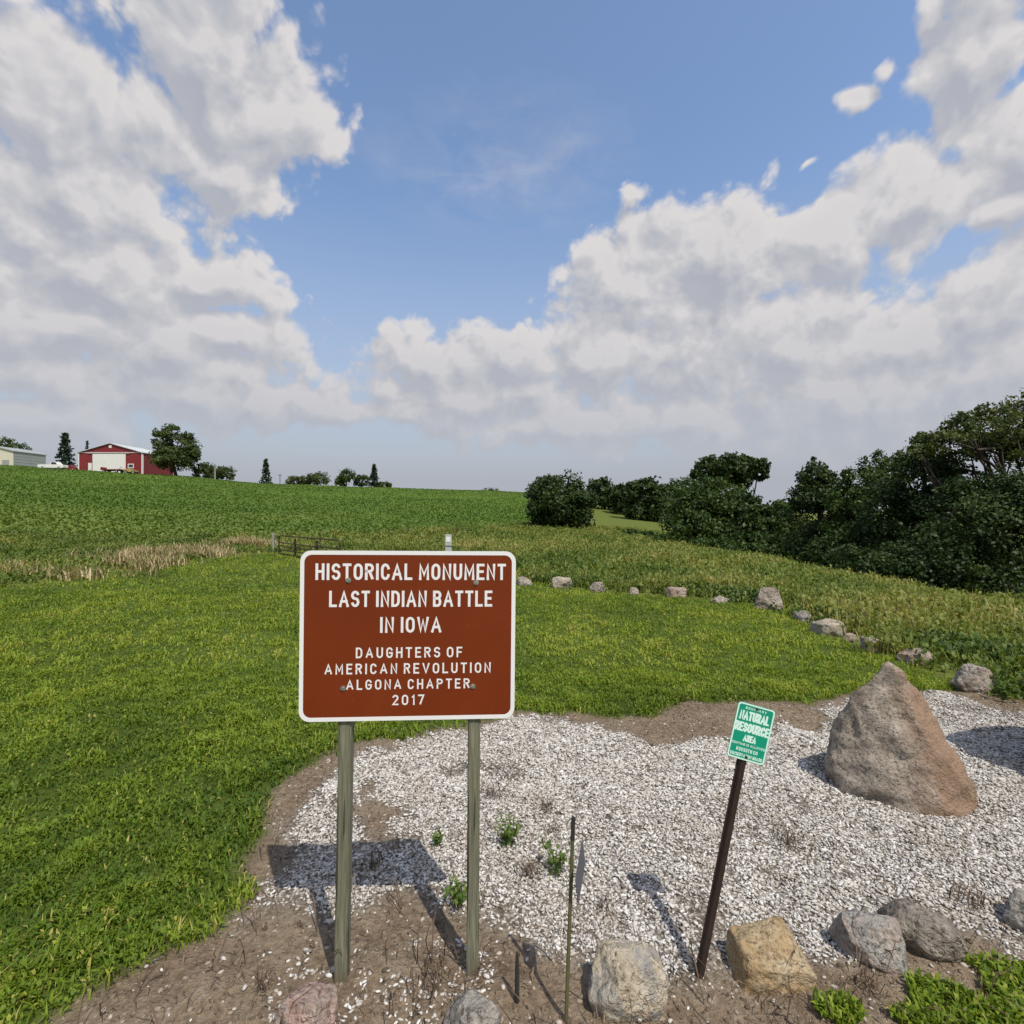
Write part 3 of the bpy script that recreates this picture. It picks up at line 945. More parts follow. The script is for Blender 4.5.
# the standing stone
def standing_stone():
    # foot, then rising outlines; the right flank runs down to a low toe
    pts = [(-.46, .10, -.1), (-.38, .40, -.1), (.05, .48, -.1), (.36, .30, -.1), (.42, -.10, -.1), (.36, -.22, -.1), (.10, -.22, -.1), (-.24, -.10, -.1),
           (-.48, .10, .20), (-.47, .09, .36), (-.44, .10, .52), (-.34, .12, .66), (-.17, .11, .80), (-.075, .08, .925), (-.03, .10, .925), (.06, .10, .84),
           (.14, .08, .73), (.22, .05, .57), (.33, .0, .32), (.42, -.14, .06), (.33, -.22, .03), (.0, -.235, .10), (-.26, -.09, .14),
           (-.34, .36, .34), (.05, .40, .44), (.0, .22, .80), (-.05, -.175, .30), (-.05, -.075, .60)]
    pts = [(a * .94, b, c) for a, b, c in pts]
    chips = [((-.72, -.66, .18), .80), ((.45, -.84, .30), .86), ((-.2, -.95, .22), .80), ((.86, -.35, .36), .985), ((-.95, -.1, .30), .93), ((.35, -.9, .1), .86), ((-.45, -.85, .28), .84), ((.7, .1, .7), .93)]
    me = hull_rock(pts, smooth=0, amp=.033, seed=4, nf=5.2, chips=chips)
    x, y = 2.80, 3.62
    o = link('standing_stone', me, RM['mon'], None, (x, y, float(ground_z(x, y))))
    tag(o, 'large pointed brown standing boulder on the white gravel', 'boulder')
standing_stone()

# ------------------------------------------------------------------ wood, metal, paint
def wood_mat(name, a, b, c):
    m, t, bs, out = material(name)
    tc = t.new('ShaderNodeTexCoord')
    P = tc.outputs['Object']
    g = t.noise(t.vmath('MULTIPLY', P, (38, 38, 1.6)), 2.4, 5, .65, .6)
    n2 = t.noise(P, 5, 4)
    col = t.ramp(g, [(.28, a), (.5, b), (.72, c)])
    col = t.mix(t.maprange(n2, .42, .7, 0, .5), col, tuple(.75 * v for v in b))
    ck = t.noise(t.vmath('MULTIPLY', P, (55, 55, 2.2)), 1.0, 3, .5)
    cr = t.maprange(ck, .61, .66)
    col = t.mix(t.math('MULTIPLY', cr, .75), col, (.025, .022, .016))
    sz = t.sep(P)[2]
    col = t.mix(t.maprange(sz, 0.0, .12, .55, 0, True), col, (.13, .10, .07))
    t.put(bs.inputs['Base Color'], col)
    bs.inputs['Roughness'].default_value = .85
    bs.inputs['Specular IOR Level'].default_value = .2
    t.put(bs.inputs['Normal'], t.bump(t.math('SUBTRACT', g, cr), .5, .006))
    return m
M_wood = wood_mat('weathered_wood', (.075, .078, .052), (.165, .165, .115), (.27, .26, .19))
M_greywood = wood_mat('grey_wood', (.16, .15, .13), (.28, .27, .24), (.40, .38, .34))

def plain(name, col, rough=.5, metal=0.0, spec=.4, var=.12, scale=9.0, bump=0.0):
    m, t, bs, out = material(name)
    tc = t.new('ShaderNodeTexCoord')
    n = t.noise(tc.outputs['Object'], scale, 5, .6)
    t.put(bs.inputs['Base Color'], t.mix(n, tuple(v * (1 - var) for v in col), tuple(min(1, v * (1 + var)) for v in col)))
    bs.inputs['Roughness'].default_value = rough
    bs.inputs['Metallic'].default_value = metal
    bs.inputs['Specular IOR Level'].default_value = spec
    if bump:
        t.put(bs.inputs['Normal'], t.bump(n, bump, .01))
    return m
M_brown = None
def sign_face_mat():
    m, t, bs, out = material('brown_sign_sheeting')
    tc = t.new('ShaderNodeTexCoord')
    P = tc.outputs['Object']
    n = t.noise(P, 3.0, 5, .6); n2 = t.noise(P, 120, 2, .6)
    c = t.ramp(n, [(.3, (.145, .0235, .0050)), (.7, (.182, .032, .0075))])
    c = t.mix(t.maprange(n2, .3, .7, 0, .16), c, (.21, .043, .014))
    # little chips and runs where birds have perched
    st = t.noise(t.vmath('MULTIPLY', P, (90, 1, 9)), 1.0, 2, .5)
    zone = t.maprange(t.noise(P, 7, 2), .56, .62)
    c = t.mix(t.math('MULTIPLY', t.maprange(st, .745, .77), t.math('MULTIPLY', zone, .6)), c, (.55, .42, .33))
    t.put(bs.inputs['Base Color'], c)
    bs.inputs['Roughness'].default_value = .42
    bs.inputs['Specular IOR Level'].default_value = .25
    return m
M_brown = sign_face_mat()
M_white = plain('white_sheeting', (.78, .78, .80), .4, var=.05)
M_alu = plain('aluminium', (.55, .56, .57), .45, .9)
M_bolt = plain('zinc_bolt', (.42, .41, .37), .45, .8, var=.3, scale=60)
M_green = plain('green_sheeting', (.001, .275, .165), .5, var=.08)
M_mint = plain('mint_lettering', (.62, .84, .76), .4, var=.05)
M_dkpost = plain('brown_steel_post', (.038, .024, .020), .5, .2, var=.45, scale=25, bump=.3)
M_stake = plain('green_fibreglass', (.10, .10, .045), .55, var=.35, scale=30)
M_plate = plain('grey_plate', (.13, .14, .17), .4, .5, var=.15)
M_stub = plain('dark_stub', (.03, .026, .022), .8, var=.3)
M_gate = plain('rusty_gate', (.055, .036, .026), .7, .3, var=.45, scale=14)
M_grvinyl = plain('grey_vinyl', (.42, .43, .42), .5, var=.12)
M_dkband = plain('dark_band', (.12, .13, .15), .5)

def _arc(cx, cy, rx, ry, a0, a1, n=8):
    return [(cx + rx * math.cos(R(a0 + (a1 - a0) * k / n)), cy + ry * math.sin(R(a0 + (a1 - a0) * k / n))) for k in range(n + 1)]
_C = _arc(.5, .70, .5, .30, 12, 180) + _arc(.5, .30, .5, .30, 180, 348)
_BOWL = [(0, 1), (.55, 1)] + _arc(.55, .765, .45, .235, 90, -90) + [(0, .53)]
_S = _arc(.5, .755, .5, .245, 15, 180) + _arc(.5, .755, .5, .245, 180, 240, 3) + _arc(.5, .265, .5, .265, 62, 0, 4) + _arc(.5, .265, .5, .265, 0, -165)
# letter: (width over cap height, strokes in a unit box)
GLYPH = {
    'A': (.62, [[(0, 0), (.5, 1), (1, 0)], [(.17, .32), (.83, .32)]]), 'B': (.50, [[(0, 0)] + _BOWL[:1] + _BOWL[1:], [(0, .53), (.58, .53)] + _arc(.58, .265, .42, .265, 90, -90) + [(0, 0)]]),
    'C': (.50, [_C]), 'D': (.50, [[(0, 0), (0, 1), (.4, 1)] + _arc(.4, .68, .6, .32, 90, 0) + _arc(.4, .32, .6, .32, 0, -90) + [(0, 0)]]),
    'E': (.44, [[(1, 1), (0, 1), (0, 0), (1, 0)], [(0, .52), (.85, .52)]]), 'F': (.43, [[(1, 1), (0, 1), (0, 0)], [(0, .50), (.85, .50)]]),
    'G': (.51, [_C[:-1] + [(1, .28), (1, .47), (.55, .47)]]), 'H': (.50, [[(0, 0), (0, 1)], [(1, 0), (1, 1)], [(0, .52), (1, .52)]]), 'I': (.0, [[(0, 0), (0, 1)]]),
    'K': (.52, [[(0, 0), (0, 1)], [(1, 1), (0, .38)], [(.33, .58), (1, 0)]]), 'L': (.43, [[(0, 1), (0, 0), (1, 0)]]), 'M': (.62, [[(0, 0), (0, 1), (.5, .28), (1, 1), (1, 0)]]),
    'N': (.51, [[(0, 0), (0, 1), (1, 0), (1, 1)]]), 'O': (.52, [_arc(.5, .70, .5, .30, 0, 180) + _arc(.5, .30, .5, .30, 180, 360) + [(1, .70)]]), 'P': (.50, [[(0, 0)] + _BOWL]),
    'R': (.50, [[(0, 0)] + _BOWL, [(.5, .53), (1, 0)]]), 'S': (.49, [_S]), 'T': (.48, [[(0, 1), (1, 1)], [(.5, 1), (.5, 0)]]),
    'U': (.50, [[(0, 1)] + _arc(.5, .30, .5, .30, 180, 360) + [(1, 1)]]), 'V': (.58, [[(0, 1), (.5, 0), (1, 1)]]), 'W': (.74, [[(0, 1), (.25, 0), (.5, .85), (.75, 0), (1, 1)]]),
    'Y': (.58, [[(0, 1), (.5, .45), (1, 1)], [(.5, .45), (.5, 0)]]), '0': (.50, [_arc(.5, .70, .5, .30, 0, 180) + _arc(.5, .30, .5, .30, 180, 360) + [(1, .70)]]),
    '1': (.16, [[(0, .78), (1, 1), (1, 0)]]), '2': (.48, [_arc(.5, .73, .5, .27, 165, -20) + [(0, 0), (1, 0)]]), '7': (.48, [[(0, 1), (1, 1), (.32, 0)]]),
}

def text_obj(name, body, w, h, cx, cz, y, mat, parent, stroke=.19, gap=.22):
    """sign lettering: flat ribbons of sheeting; every stroke a hair proud of the one before"""
    sw = stroke * h
    ih = h - sw
    adv = []
    x = 0.0
    for ch in body:
        if ch == ' ':
            x += .36 * h; continue
        if ch == '.':
            x += .20 * h; continue
        gw = GLYPH[ch][0] * h
        adv.append((ch, x, gw)); x += gw + sw + gap * h
    total = x - gap * h
    kx = w / total
    bm = bmesh.new()
    lev = 0
    for ch, x0, gw in adv:
        for st in GLYPH[ch][1]:
            lev += 1
            yy = y - .00004 * (lev % 5)
            P = [Vector((cx - w / 2 + (x0 + sw / 2) * kx + p[0] * gw * kx, cz - h / 2 + sw / 2 + p[1] * ih)) for p in st]
            Q = [P[0]]
            for p in P[1:]:
                if (p - Q[-1]).length > 1e-5: Q.append(p)
            P = Q
            closed = (P[0] - P[-1]).length < 1e-5
            n = len(P)
            A, B = [], []
            for i in range(n):
                if closed:
                    a = P[(i - 1) % (n - 1)]; c = P[(i + 1) % (n - 1)] if i < n - 1 else P[1]
                    d0 = (P[i] - a); d1 = (c - P[i])
                else:
                    d0 = P[i] - P[i - 1] if i else P[1] - P[0]
                    d1 = P[i + 1] - P[i] if i < n - 1 else P[-1] - P[-2]
                d0 = d0.normalized(); d1 = d1.normalized()
                n0 = Vector((-d0.y, d0.x)); n1 = Vector((-d1.y, d1.x))
                m = (n0 + n1)
                m = m.normalized() if m.length > 1e-4 else n0
                q = min(1 / max(m.dot(n0), .35), 1.75) * sw / 2
                pt = P[i].copy()
                if not closed and i == 0: pt -= d1 * (sw * .5 if abs(d1.x) < .3 or abs(d1.y) < .3 else sw * .2)
                if not closed and i == n - 1: pt += d0 * (sw * .5 if abs(d0.x) < .3 or abs(d0.y) < .3 else sw * .2)
                A.append(bm.verts.new((pt.x + m.x * q, yy, pt.y + m.y * q)))
                B.append(bm.verts.new((pt.x - m.x * q, yy, pt.y - m.y * q)))
            for i in range(n - 1):
                f = bm.faces.new((A[i], B[i], B[i + 1], A[i + 1]))
                f.normal_update()
                if f.normal.y > 0: f.normal_flip()
    me = bpy.data.meshes.new(name)
    bm.to_mesh(me); bm.free()
    return link(name, me, mat, parent)

# ------------------------------------------------------------------ brown historical sign
def monument_sign():
    d = 2.23
    t = thing('monument_sign', 'brown historical monument sign with white lettering on two wooden posts', 'sign', ((407.5 - 512) / 512 * d, d, 0), R(4.0))
    W, H = .910, .722
    zc = CAM_H - (633 - 512) / 512 * d
    p = bpy.data.objects.new('panel', None)
    bm = bmesh.new()
    add_plate(bm, rrect(W, H, .045), -.0015, .0015)
    panel = bm_obj('panel', bm, M_alu, t, loc=(.012, -.045, zc))
    bpy.data.objects.remove(p)
    panel.name = 'panel'
    panel.rotation_euler = (0, R(.55), 0)
    bm = bmesh.new()
    add_plate(bm, rrect(W - .034, H - .034, .032), -.0022, -.0017)
    bm_obj('face', bm, M_brown, panel)
    bm = bmesh.new()
    add_ring(bm, rrect(W - .001, H - .001, .0445), rrect(W - .035, H - .035, .0315), -.003, -.0016)
    bm_obj('border', bm, M_white, panel)
    y = -.0024
    for body, w, h, cz, cx, st, gp in (('HISTORICAL MONUMENT', .800, .070, .272, .010, .158, .235), ('LAST INDIAN BATTLE', .685, .069, .157, .010, .158, .235), ('IN IOWA', .256, .067, .046, .008, .158, .235),
                                       ('DAUGHTERS OF', .448, .045, -.072, .003, .155, .36), ('AMERICAN REVOLUTION', .70, .045, -.140, .0, .155, .36), ('ALGONA CHAPTER', .520, .043, -.207, .0, .155, .36), ('2017', .134, .044, -.274, 0, .155, .36)):
        text_obj('lettering', body, w, h, cx, cz, y, M_white, panel, st, gp)
    for bx, bz in ((-.255, .236), (.284, .226), (-.273, -.221), (.274, -.220)):
        bm = bmesh.new()
        add_tube(bm, [(bx, -.0025, bz), (bx, -.0045, bz)], .0115, 20)
        add_tube(bm, [(bx, -.0044, bz), (bx, -.009, bz)], .0062, 6)
        bm_obj('bolt', bm, M_bolt, panel)
    for bx, tilt in ((-.278, R(1.0)), (.282, R(.4))):
        bm = bmesh.new()
        add_box(bm, (0, 0, .80), (.054, .062, 2.1), .004)
        po = bm_obj('post', bm, M_wood, t, loc=(bx, -.006, .0))
        po.rotation_euler = (0, tilt, 0)
        for v in po.data.vertices:
            if v.co.z > 1.5: v.co.z = zc + .255
    return t
monument_sign()

# ------------------------------------------------------------------ green sign on a leaning post
def green_sign():
    x, y = G(699, 976)
    t = thing('resource_sign', 'small green conservation sign with pale lettering on a leaning dark brown post', 'sign', (x, y, 0))
    t.rotation_euler = (R(-3), R(12.8), 0)
    W, H = .160, .244
    hc = 1.065
    bm = bmesh.new()
    # U-channel: web and two flanged legs
    wv, dp, th = .036, .022, .003
    prof = [(-wv, 0), (-wv + .012, 0), (-wv + .020, -dp), (wv - .020, -dp), (wv - .012, 0), (wv, 0), (wv, th), (wv - .010, th), (wv - .019, -dp + th), (-wv + .019, -dp + th), (-wv + .010, th), (-wv, th)]
    prof = [(a * .60, b * .8) for a, b in prof]
    lo = [bm.verts.new((a, b, -.25)) for a, b in prof]
    hi = [bm.verts.new((a, b, hc + H / 2 - .02)) for a, b in prof]
    n = len(prof)
    for i in range(n):
        bm.faces.new((lo[i], lo[(i + 1) % n], hi[(i + 1) % n], hi[i]))
    bm.faces.new(lo); bm.faces.new(list(reversed(hi)))
    bm_obj('post', bm, M_dkpost, t)
    bm = bmesh.new()
    add_plate(bm, rrect(W, H, .014), -.001, .001)
    pn = bm_obj('panel', bm, M_green, t, loc=(.006, -.0205, hc))
    pn.rotation_euler = (0, R(1.5), R(-7))
    bm = bmesh.new()
    add_ring(bm, rrect(W - .003, H - .003, .013), rrect(W - .015, H - .015, .009), -.002, -.0011)
    bm_obj('border', bm, M_mint, pn)
    for body, w, h, cz, st, gp in (('BOUNDARY', .090, .0105, .102, .2, .3), ('NATURAL', .124, .041, .069, .205, .17), ('RESOURCE', .142, .041, .0185, .205, .17), ('AREA', .052, .030, -.0265, .205, .18),
                                   ('HUNTING IS ALLOWED', .142, .011, -.055, .19, .3), ('KOSSUTH CO.', .092, .016, -.078, .18, .28), ('CONSERVATION BOARD', .136, .015, -.102, .18, .28)):
        text_obj('lettering', body, w, h, 0, cz, -.0013, M_mint, pn, st, gp)
    for bz in (.107, -.105):
        bm = bmesh.new()
        add_tube(bm, [(.002, -.0008, bz), (.002, -.0045, bz)], .0052, 12)
        bm_obj('bolt', bm, M_stub, pn)
green_sign()

# ------------------------------------------------------------------ thin marker stake, stub
def stake():
    x, y = G(566, 1022)
    t = thing('marker_stake', 'thin greenish stake with a small grey plate seen edge on', 'stake', (x, y, 0))
    t.rotation_euler = (R(-1), R(2.2), 0)
    bm = bmesh.new()
    add_box(bm, (0, 0, .30), (.0135, .016, 1.0), .002)
    bm_obj('rod', bm, M_stake, t)
    bm = bmesh.new()
    add_box(bm, (0, 0, .755), (.0145, .017, .09), .002)
    bm_obj('dark_tip', bm, M_stub, t)
    bm = bmesh.new()
    # little diamond plate standing almost edge on to the lens
    pts = [(-.005, .12), (.055, 0), (.0, -.135), (-.055, -.01)]
    add_plate(bm, pts, -.001, .001)
    pl = bm_obj('plate', bm, M_plate, t, loc=(.034, -.012, .605))
    pl.rotation_euler = (0, R(6), R(62))
stake()
def stub():
    x, y = G(517, 1003)
    bm = bmesh.new()
    add_tube(bm, [(0, 0, -.1), (0, 0, .05), (.001, .003, .14), (.0005, .004, .205)], [.010, .010, .009, .005], 8)
    o = bm_obj('broken_stake', bm, M_stub, None, loc=(x, y, 0))
    tag(o, 'short dark broken stake stub between the right wooden post and the thin stake', 'stake')
stub()

# ------------------------------------------------------------------ weeds on the gravel
def weed(px, py, label, kind, size, n, seed, name='weed_plant'):
    x, y = G(px, py)
    r = np.random.default_rng(seed)
    base = np.array([0, 0, 0.0])
    if kind == 'dead':
        P = np.zeros((n, 3)); P[:, :2] = r.normal(0, size * .22, (n, 2)); P[:, 2] = .015
        v, t, a = blades(P, r.uniform(.3, .85, n) * size, r.uniform(.0025, .007, n), r.uniform(0, 6.283, n), r.uniform(.85, 1.35, n), r.random(n) * .6)
        mat = M_dead
    else:
        ns = 9
        st = r.normal(0, size * .10, (ns, 2)); az = r.uniform(0, 6.283, ns)
        Ps = np.concatenate([st, np.zeros((ns, 1))], 1)
        parts = [blades(Ps, np.full(ns, size), np.full(ns, .005), az, r.uniform(.2, 1.0, ns), r.random(ns) * .4)]
        k = r.integers(0, ns, n); s = r.random(n)
        P = Ps[k] + np.stack([np.cos(az[k]) * s * size * .45 + r.normal(0, size * .12, n), np.sin(az[k]) * s * size * .45 + r.normal(0, size * .12, n), s * size * .75 + .01], -1)
        parts.append(blades(P, r.uniform(.02, .045, n), r.uniform(.010, .02, n), r.uniform(0, 6.283, n), r.uniform(.5, 1.5, n), r.random(n)))
        v, t, a = merge(parts)
        mat = M_weed
    o = link(name, np_mesh(name, v, t, {'tint': a}), mat, None, (x, y, float(ground_z(x, y))))
    tag(o, label, 'weed', 'weeds growing through the gravel')
weed(508, 848, 'green leafy weed on the gravel right of the right wooden post', 'green', .15, 150, 1)
weed(556, 872, 'sprawling green weed left of the thin stake', 'green', .17, 90, 2)
weed(458, 905, 'green weed tucked against the left side of the right wooden post', 'green', .12, 110, 3)
weed(437, 846, 'small green sprout inside the shadow of the brown sign', 'green', .07, 40, 14)
weed(792, 846, 'dead brown weed lying on the open gravel right of the green sign post', 'dead', .20, 46, 4, 'dead_weed')
weed(494, 797, 'dead dark weed just right of the right post below the brown sign', 'dead', .20, 40, 5, 'dead_weed')
weed(546, 812, 'small dead weed above the thin stake tip', 'dead', .14, 26, 6, 'dead_weed')
weed(532, 876, 'dead weed beside the sprawling green weed', 'dead', .15, 34, 7, 'dead_weed')
weed(556, 832, 'tiny dark dead weed just left of the stake tip', 'dead', .09, 26, 8, 'dead_weed')
weed(265, 985, 'withered weed on bare soil left of the left wooden post', 'dead', .10, 24, 9, 'dead_weed')
weed(606, 905, 'dark dead sprig on gravel between the stake and the pale boulder', 'dead', .11, 18, 10, 'dead_weed')
weed(866, 992, 'dead weed under the pink streaked boulder', 'dead', .14, 40, 11, 'dead_weed')
weed(425, 985, 'tangle of dead stems on soil between the two wooden posts', 'dead', .26, 46, 12, 'dead_weed')
weed(372, 868, 'dark dead weed in the shadow near the left wooden post', 'dead', .15, 40, 15, 'dead_weed')
weed(968, 905, 'dark dead weed near the boulder cut by the right frame edge', 'dead', .16, 34, 16, 'dead_weed')

def front_clover():
    parts = []
    for (px, py, rx, ry, n) in ((978, 1006, .27, .13, 2600), (838, 1018, .09, .06, 500), (1030, 1000, .22, .2, 1200), (930, 1022, .16, .05, 600)):
        cx, cy = G(px, py)
        a = rng.uniform(0, 6.283, n); q = np.sqrt(rng.random(n))
        x = cx + np.cos(a) * q * rx; y = cy + np.sin(a) * q * ry
        m = fbm(x, y, 9, 171, 2) > .36
        x, y, q = x[m], y[m], q[m]; k = len(x)
        P = np.stack([x, y, ground_z(x, y) + rng.random(k) * .045 * (1 - q * .6)], -1)
        parts.append(blades(P, rng.uniform(.018, .05, k), rng.uniform(.008, .018, k), rng.uniform(0, 6.283, k), rng.uniform(.3, 1.5, k), np.where(rng.random(k) < .03, 1.0, rng.random(k) * .7)))
    v, t, a = merge(parts)
    tag(link('ground_cover_weeds', np_mesh('ground_cover_weeds', v, t, {'tint': a}), M_lawn), kind='stuff')
front_clover()

# ------------------------------------------------------------------ marker post, gate, fence posts
def marker_post():
    x, y = (448.5 - 512) / 512 * 15.0, 15.0
    z = float(ground_z(x, y))
    t = thing('marker_post', 'pale grey marker post with a dark band standing behind the brown sign', 'post', (x, y, z))
    bm = bmesh.new(); add_box(bm, (0, 0, .67), (.19, .10, 1.38), .01)
    bm_obj('post', bm, M_grvinyl, t)
    bm = bmesh.new(); add_box(bm, (0, 0, 1.02), (.196, .106, .05), .004)
    bm_obj('band', bm, M_dkband, t)
    bm = bmesh.new(); add_box(bm, (0, -.053, 1.22), (.13, .006, .15), .002)
    bm_obj('plate', bm, M_white, t)
marker_post()

def gate():
    A = Vector(((279 - 512) / 512 * 23.4, 23.4)); B = Vector(((340 - 512) / 512 * 19.4, 19.4))
    D = (B - A).normalized(); L = (B - A).length
    t = thing('field_gate', 'rusty tubular field gate leaning at the edge of the tall grass', 'gate', (A.x, A.y, float(terrain(A.x, A.y))), math.atan2(D.y, D.x))
    H = .86
    bm = bmesh.new()
    add_tube(bm, [(.02, 0, -.1), (.0, 0, H - .14), (.04, 0, H - .04), (.14, 0, H), (L - .14, 0, H), (L - .04, 0, H - .04), (L, 0, H - .14), (L, 0, -.1)], .028, 8)
    bm_obj('frame', bm, M_gate, t)
    for k in range(4):
        bm = bmesh.new(); zz = .06 + k * .165
        add_tube(bm, [(.02, 0, zz), (L / 2, 0, zz - .03), (L - .02, 0, zz)], .024, 8)
        bm_obj('rail', bm, M_gate, t)
    for f in (.30, .66):
        bm = bmesh.new(); add_box(bm, (L * f, .0, H * .45), (.05, .075, H * .9), .004)
        bm_obj('upright', bm, M_gate, t)
gate()

def fence_posts():
    for px, py, Y, lab, mat, w in ((273, 533, 25, 'grey wooden fence post beside the gate', M_greywood, .13), (320, 530, 26, 'thin steel fence post behind the gate', M_gate, .045), (408, 524, 36, 'thin steel fence post in the tall grass right of the gate', M_gate, .06), (457, 524, 40, 'thin steel fence post in the tall grass farther along the fence line', M_gate, .06)):
        x = (px - 512) / 512 * Y
        z = float(terrain(x, Y)); zt = CAM_H + (512 - py) / 512 * Y
        bm = bmesh.new()
        if w > .1:
            add_tube(bm, [(0, 0, -.3), (0, 0, zt - z - .02), (0, 0, zt - z)], [w / 2, w / 2, w / 2 * .8], 10)
        else:
            add_box(bm, (0, 0, (zt - z) / 2 - .1), (w, .012, zt - z + .2)); add_box(bm, (0, w * .4 + .004, (zt - z) / 2 - .1), (.012, w * .8, zt - z + .196))
        tag(bm_obj('fence_post', bm, mat, None, loc=(x, Y, z)), lab, 'fence post', 'fence posts at the field edge')
fence_posts()

# ------------------------------------------------------------------ trees
def leaf_cards(C, size, out=None, r=None):
    n = len(C)
    N = r.normal(0, 1, (n, 3))
    if out is not None: N = N + out * .9
    N[:, 2] += .35
    N /= np.linalg.norm(N, axis=1)[:, None] + 1e-9
    T = np.cross(N, r.normal(0, 1, (n, 3))); T /= np.linalg.norm(T, axis=1)[:, None] + 1e-9
    B = np.cross(N, T)
    s = size * r.uniform(.6, 1.35, n)
    a = T * (s * .62)[:, None]; b = B * (s * .36)[:, None]
    bend = N * (s * .12)[:, None]
    V = np.stack([C - a - bend, C - b * 1.0 + bend * .4, C + a - bend, C + b * 1.0 + bend * .4], 1)
    return V.reshape(-1, 3), np.arange(n * 4).reshape(n, 4)

def crown_mesh(lobes, n, leaf, seed, clump=.30, k_per=42, gap=.0):
    r = np.random.default_rng(seed)
    vol = np.array([l[3] * l[4] * l[5] for l in lobes]) ** .75
    cnt = np.maximum(1, (n * vol / vol.sum())).astype(int)
    Cs, Os, Ts = [], [], []
    for (x, y, z, rx, ry, rz), c in zip(lobes, cnt):
        K = max(10, int(k_per * (vol.max() and 1)))
        a = r.uniform(0, 6.283, K); e = np.arcsin(r.uniform(-.85, 1, K)); q = r.uniform(.45, 1.02, K) ** .7
        cc = np.stack([np.cos(a) * np.cos(e) * rx * q, np.sin(a) * np.cos(e) * ry * q, np.sin(e) * rz * q], -1)
        cs = clump * np.array([rx, ry, rz]).mean() * r.uniform(.55, 1.35, K)
        ct = r.uniform(.15, .85, K)
        i = r.integers(0, K, c)
        d = r.normal(0, 1, (c, 3)); d /= np.linalg.norm(d, axis=1)[:, None]
        p = cc[i] + d * (cs[i] * r.random(c) ** .45)[:, None] * np.array([1.1, 1.1, .8])
        Cs.append(p + np.array([x, y, z])); Os.append(p / np.array([rx, ry, rz]))
        Ts.append(np.clip(ct[i] + r.normal(0, .16, c), 0, 1))
    C = np.concatenate(Cs); O = np.concatenate(Os); T = np.concatenate(Ts)
    O /= np.linalg.norm(O, axis=1)[:, None] + 1e-9
    v, f = leaf_cards(C, leaf, O, r)
    return np_mesh('crown', v, f, {'tint': np.repeat(T, 4)})

def trunk_mesh(h, r0, lobes, seed, limbs=7):
    rr = random.Random(seed)
    bm = bmesh.new()
    def wob(p, s): return Vector(p) + Vector((rr.uniform(-s, s), rr.uniform(-s, s), 0))
    top = Vector((lobes[0][0] * .6, lobes[0][1] * .6, h))
    pts = [Vector((0, 0, -.3)), Vector((0, 0, .05)), wob(top * .33, r0), wob(top * .66, r0), top]
    add_tube(bm, pts, [r0 * 1.5, r0 * 1.2, r0 * .9, r0 * .65, r0 * .25], 9)
    for k in range(limbs):
        l = lobes[k % len(lobes)]
        f = rr.uniform(.3, .85)
        s = top * f
        a = rr.uniform(0, 6.283)
        e = Vector((l[0] + math.cos(a) * l[3] * .65, l[1] + math.sin(a) * l[4] * .65, l[2] + rr.uniform(-.2, .6) * l[5]))
        m = (s + e) / 2 + Vector((rr.uniform(-.1, .1) * h, rr.uniform(-.1, .1) * h, -.04 * h))
        add_tube(bm, [s, m, e], [r0 * .45, r0 * .3, r0 * .08], 6)
        for q in range(2):
            e2 = m + (e - m) * rr.uniform(.2, .7) + Vector((rr.uniform(-1, 1) * l[3], rr.uniform(-1, 1) * l[4], rr.uniform(0, .8) * l[5])) * .5
            add_tube(bm, [m, (m + e2) / 2 + Vector((0, 0, .03 * h)), e2], [r0 * .22, r0 * .15, r0 * .05], 5)
    return bm

def tree(name, label, cat, px, Y, row_base, lobes_px, n, leaf, mat, trunk_r=.15, seed=1, group=None, depth=1.0, clump=.36, k_per=44, limbs=7, trunk_top=None, skirt=0):
    """lobes_px: (px, row, half-width px, half-height px, depth offset m) at distance Y; base from the terrain"""
    x = (px - 512) / 512 * Y
    z = float(terrain(x, Y))
    t = thing(name, label, cat, (x, Y, z), 0, group)
    L = []
    for l in lobes_px:
        dy = l[4] if len(l) > 4 else 0.0
        YY = Y + dy
        cx = (l[0] - 512) / 512 * YY - x
        cz = CAM_H + (512 - l[1]) / 512 * YY - z
        rx, rz = l[2] / 512 * YY, l[3] / 512 * YY
        L.append((cx, dy, cz, rx, rx * depth, rz))
    if skirt:
        wmax = max(l[3] + abs(l[0]) for l in L)
        for sx in (-.36, .36):
            L.append((sx * wmax, -.2, skirt * .45, wmax * .5, wmax * .5, skirt * .6))
    h = max(l[2] for l in L) if trunk_top is None else trunk_top
    bm = trunk_mesh(h, trunk_r, L, seed, limbs)
    bm_obj('trunk', bm, M_bark, t, smooth=True)
    c = link('crown', crown_mesh(L, n, leaf, seed, clump, k_per), mat, t)
    return t

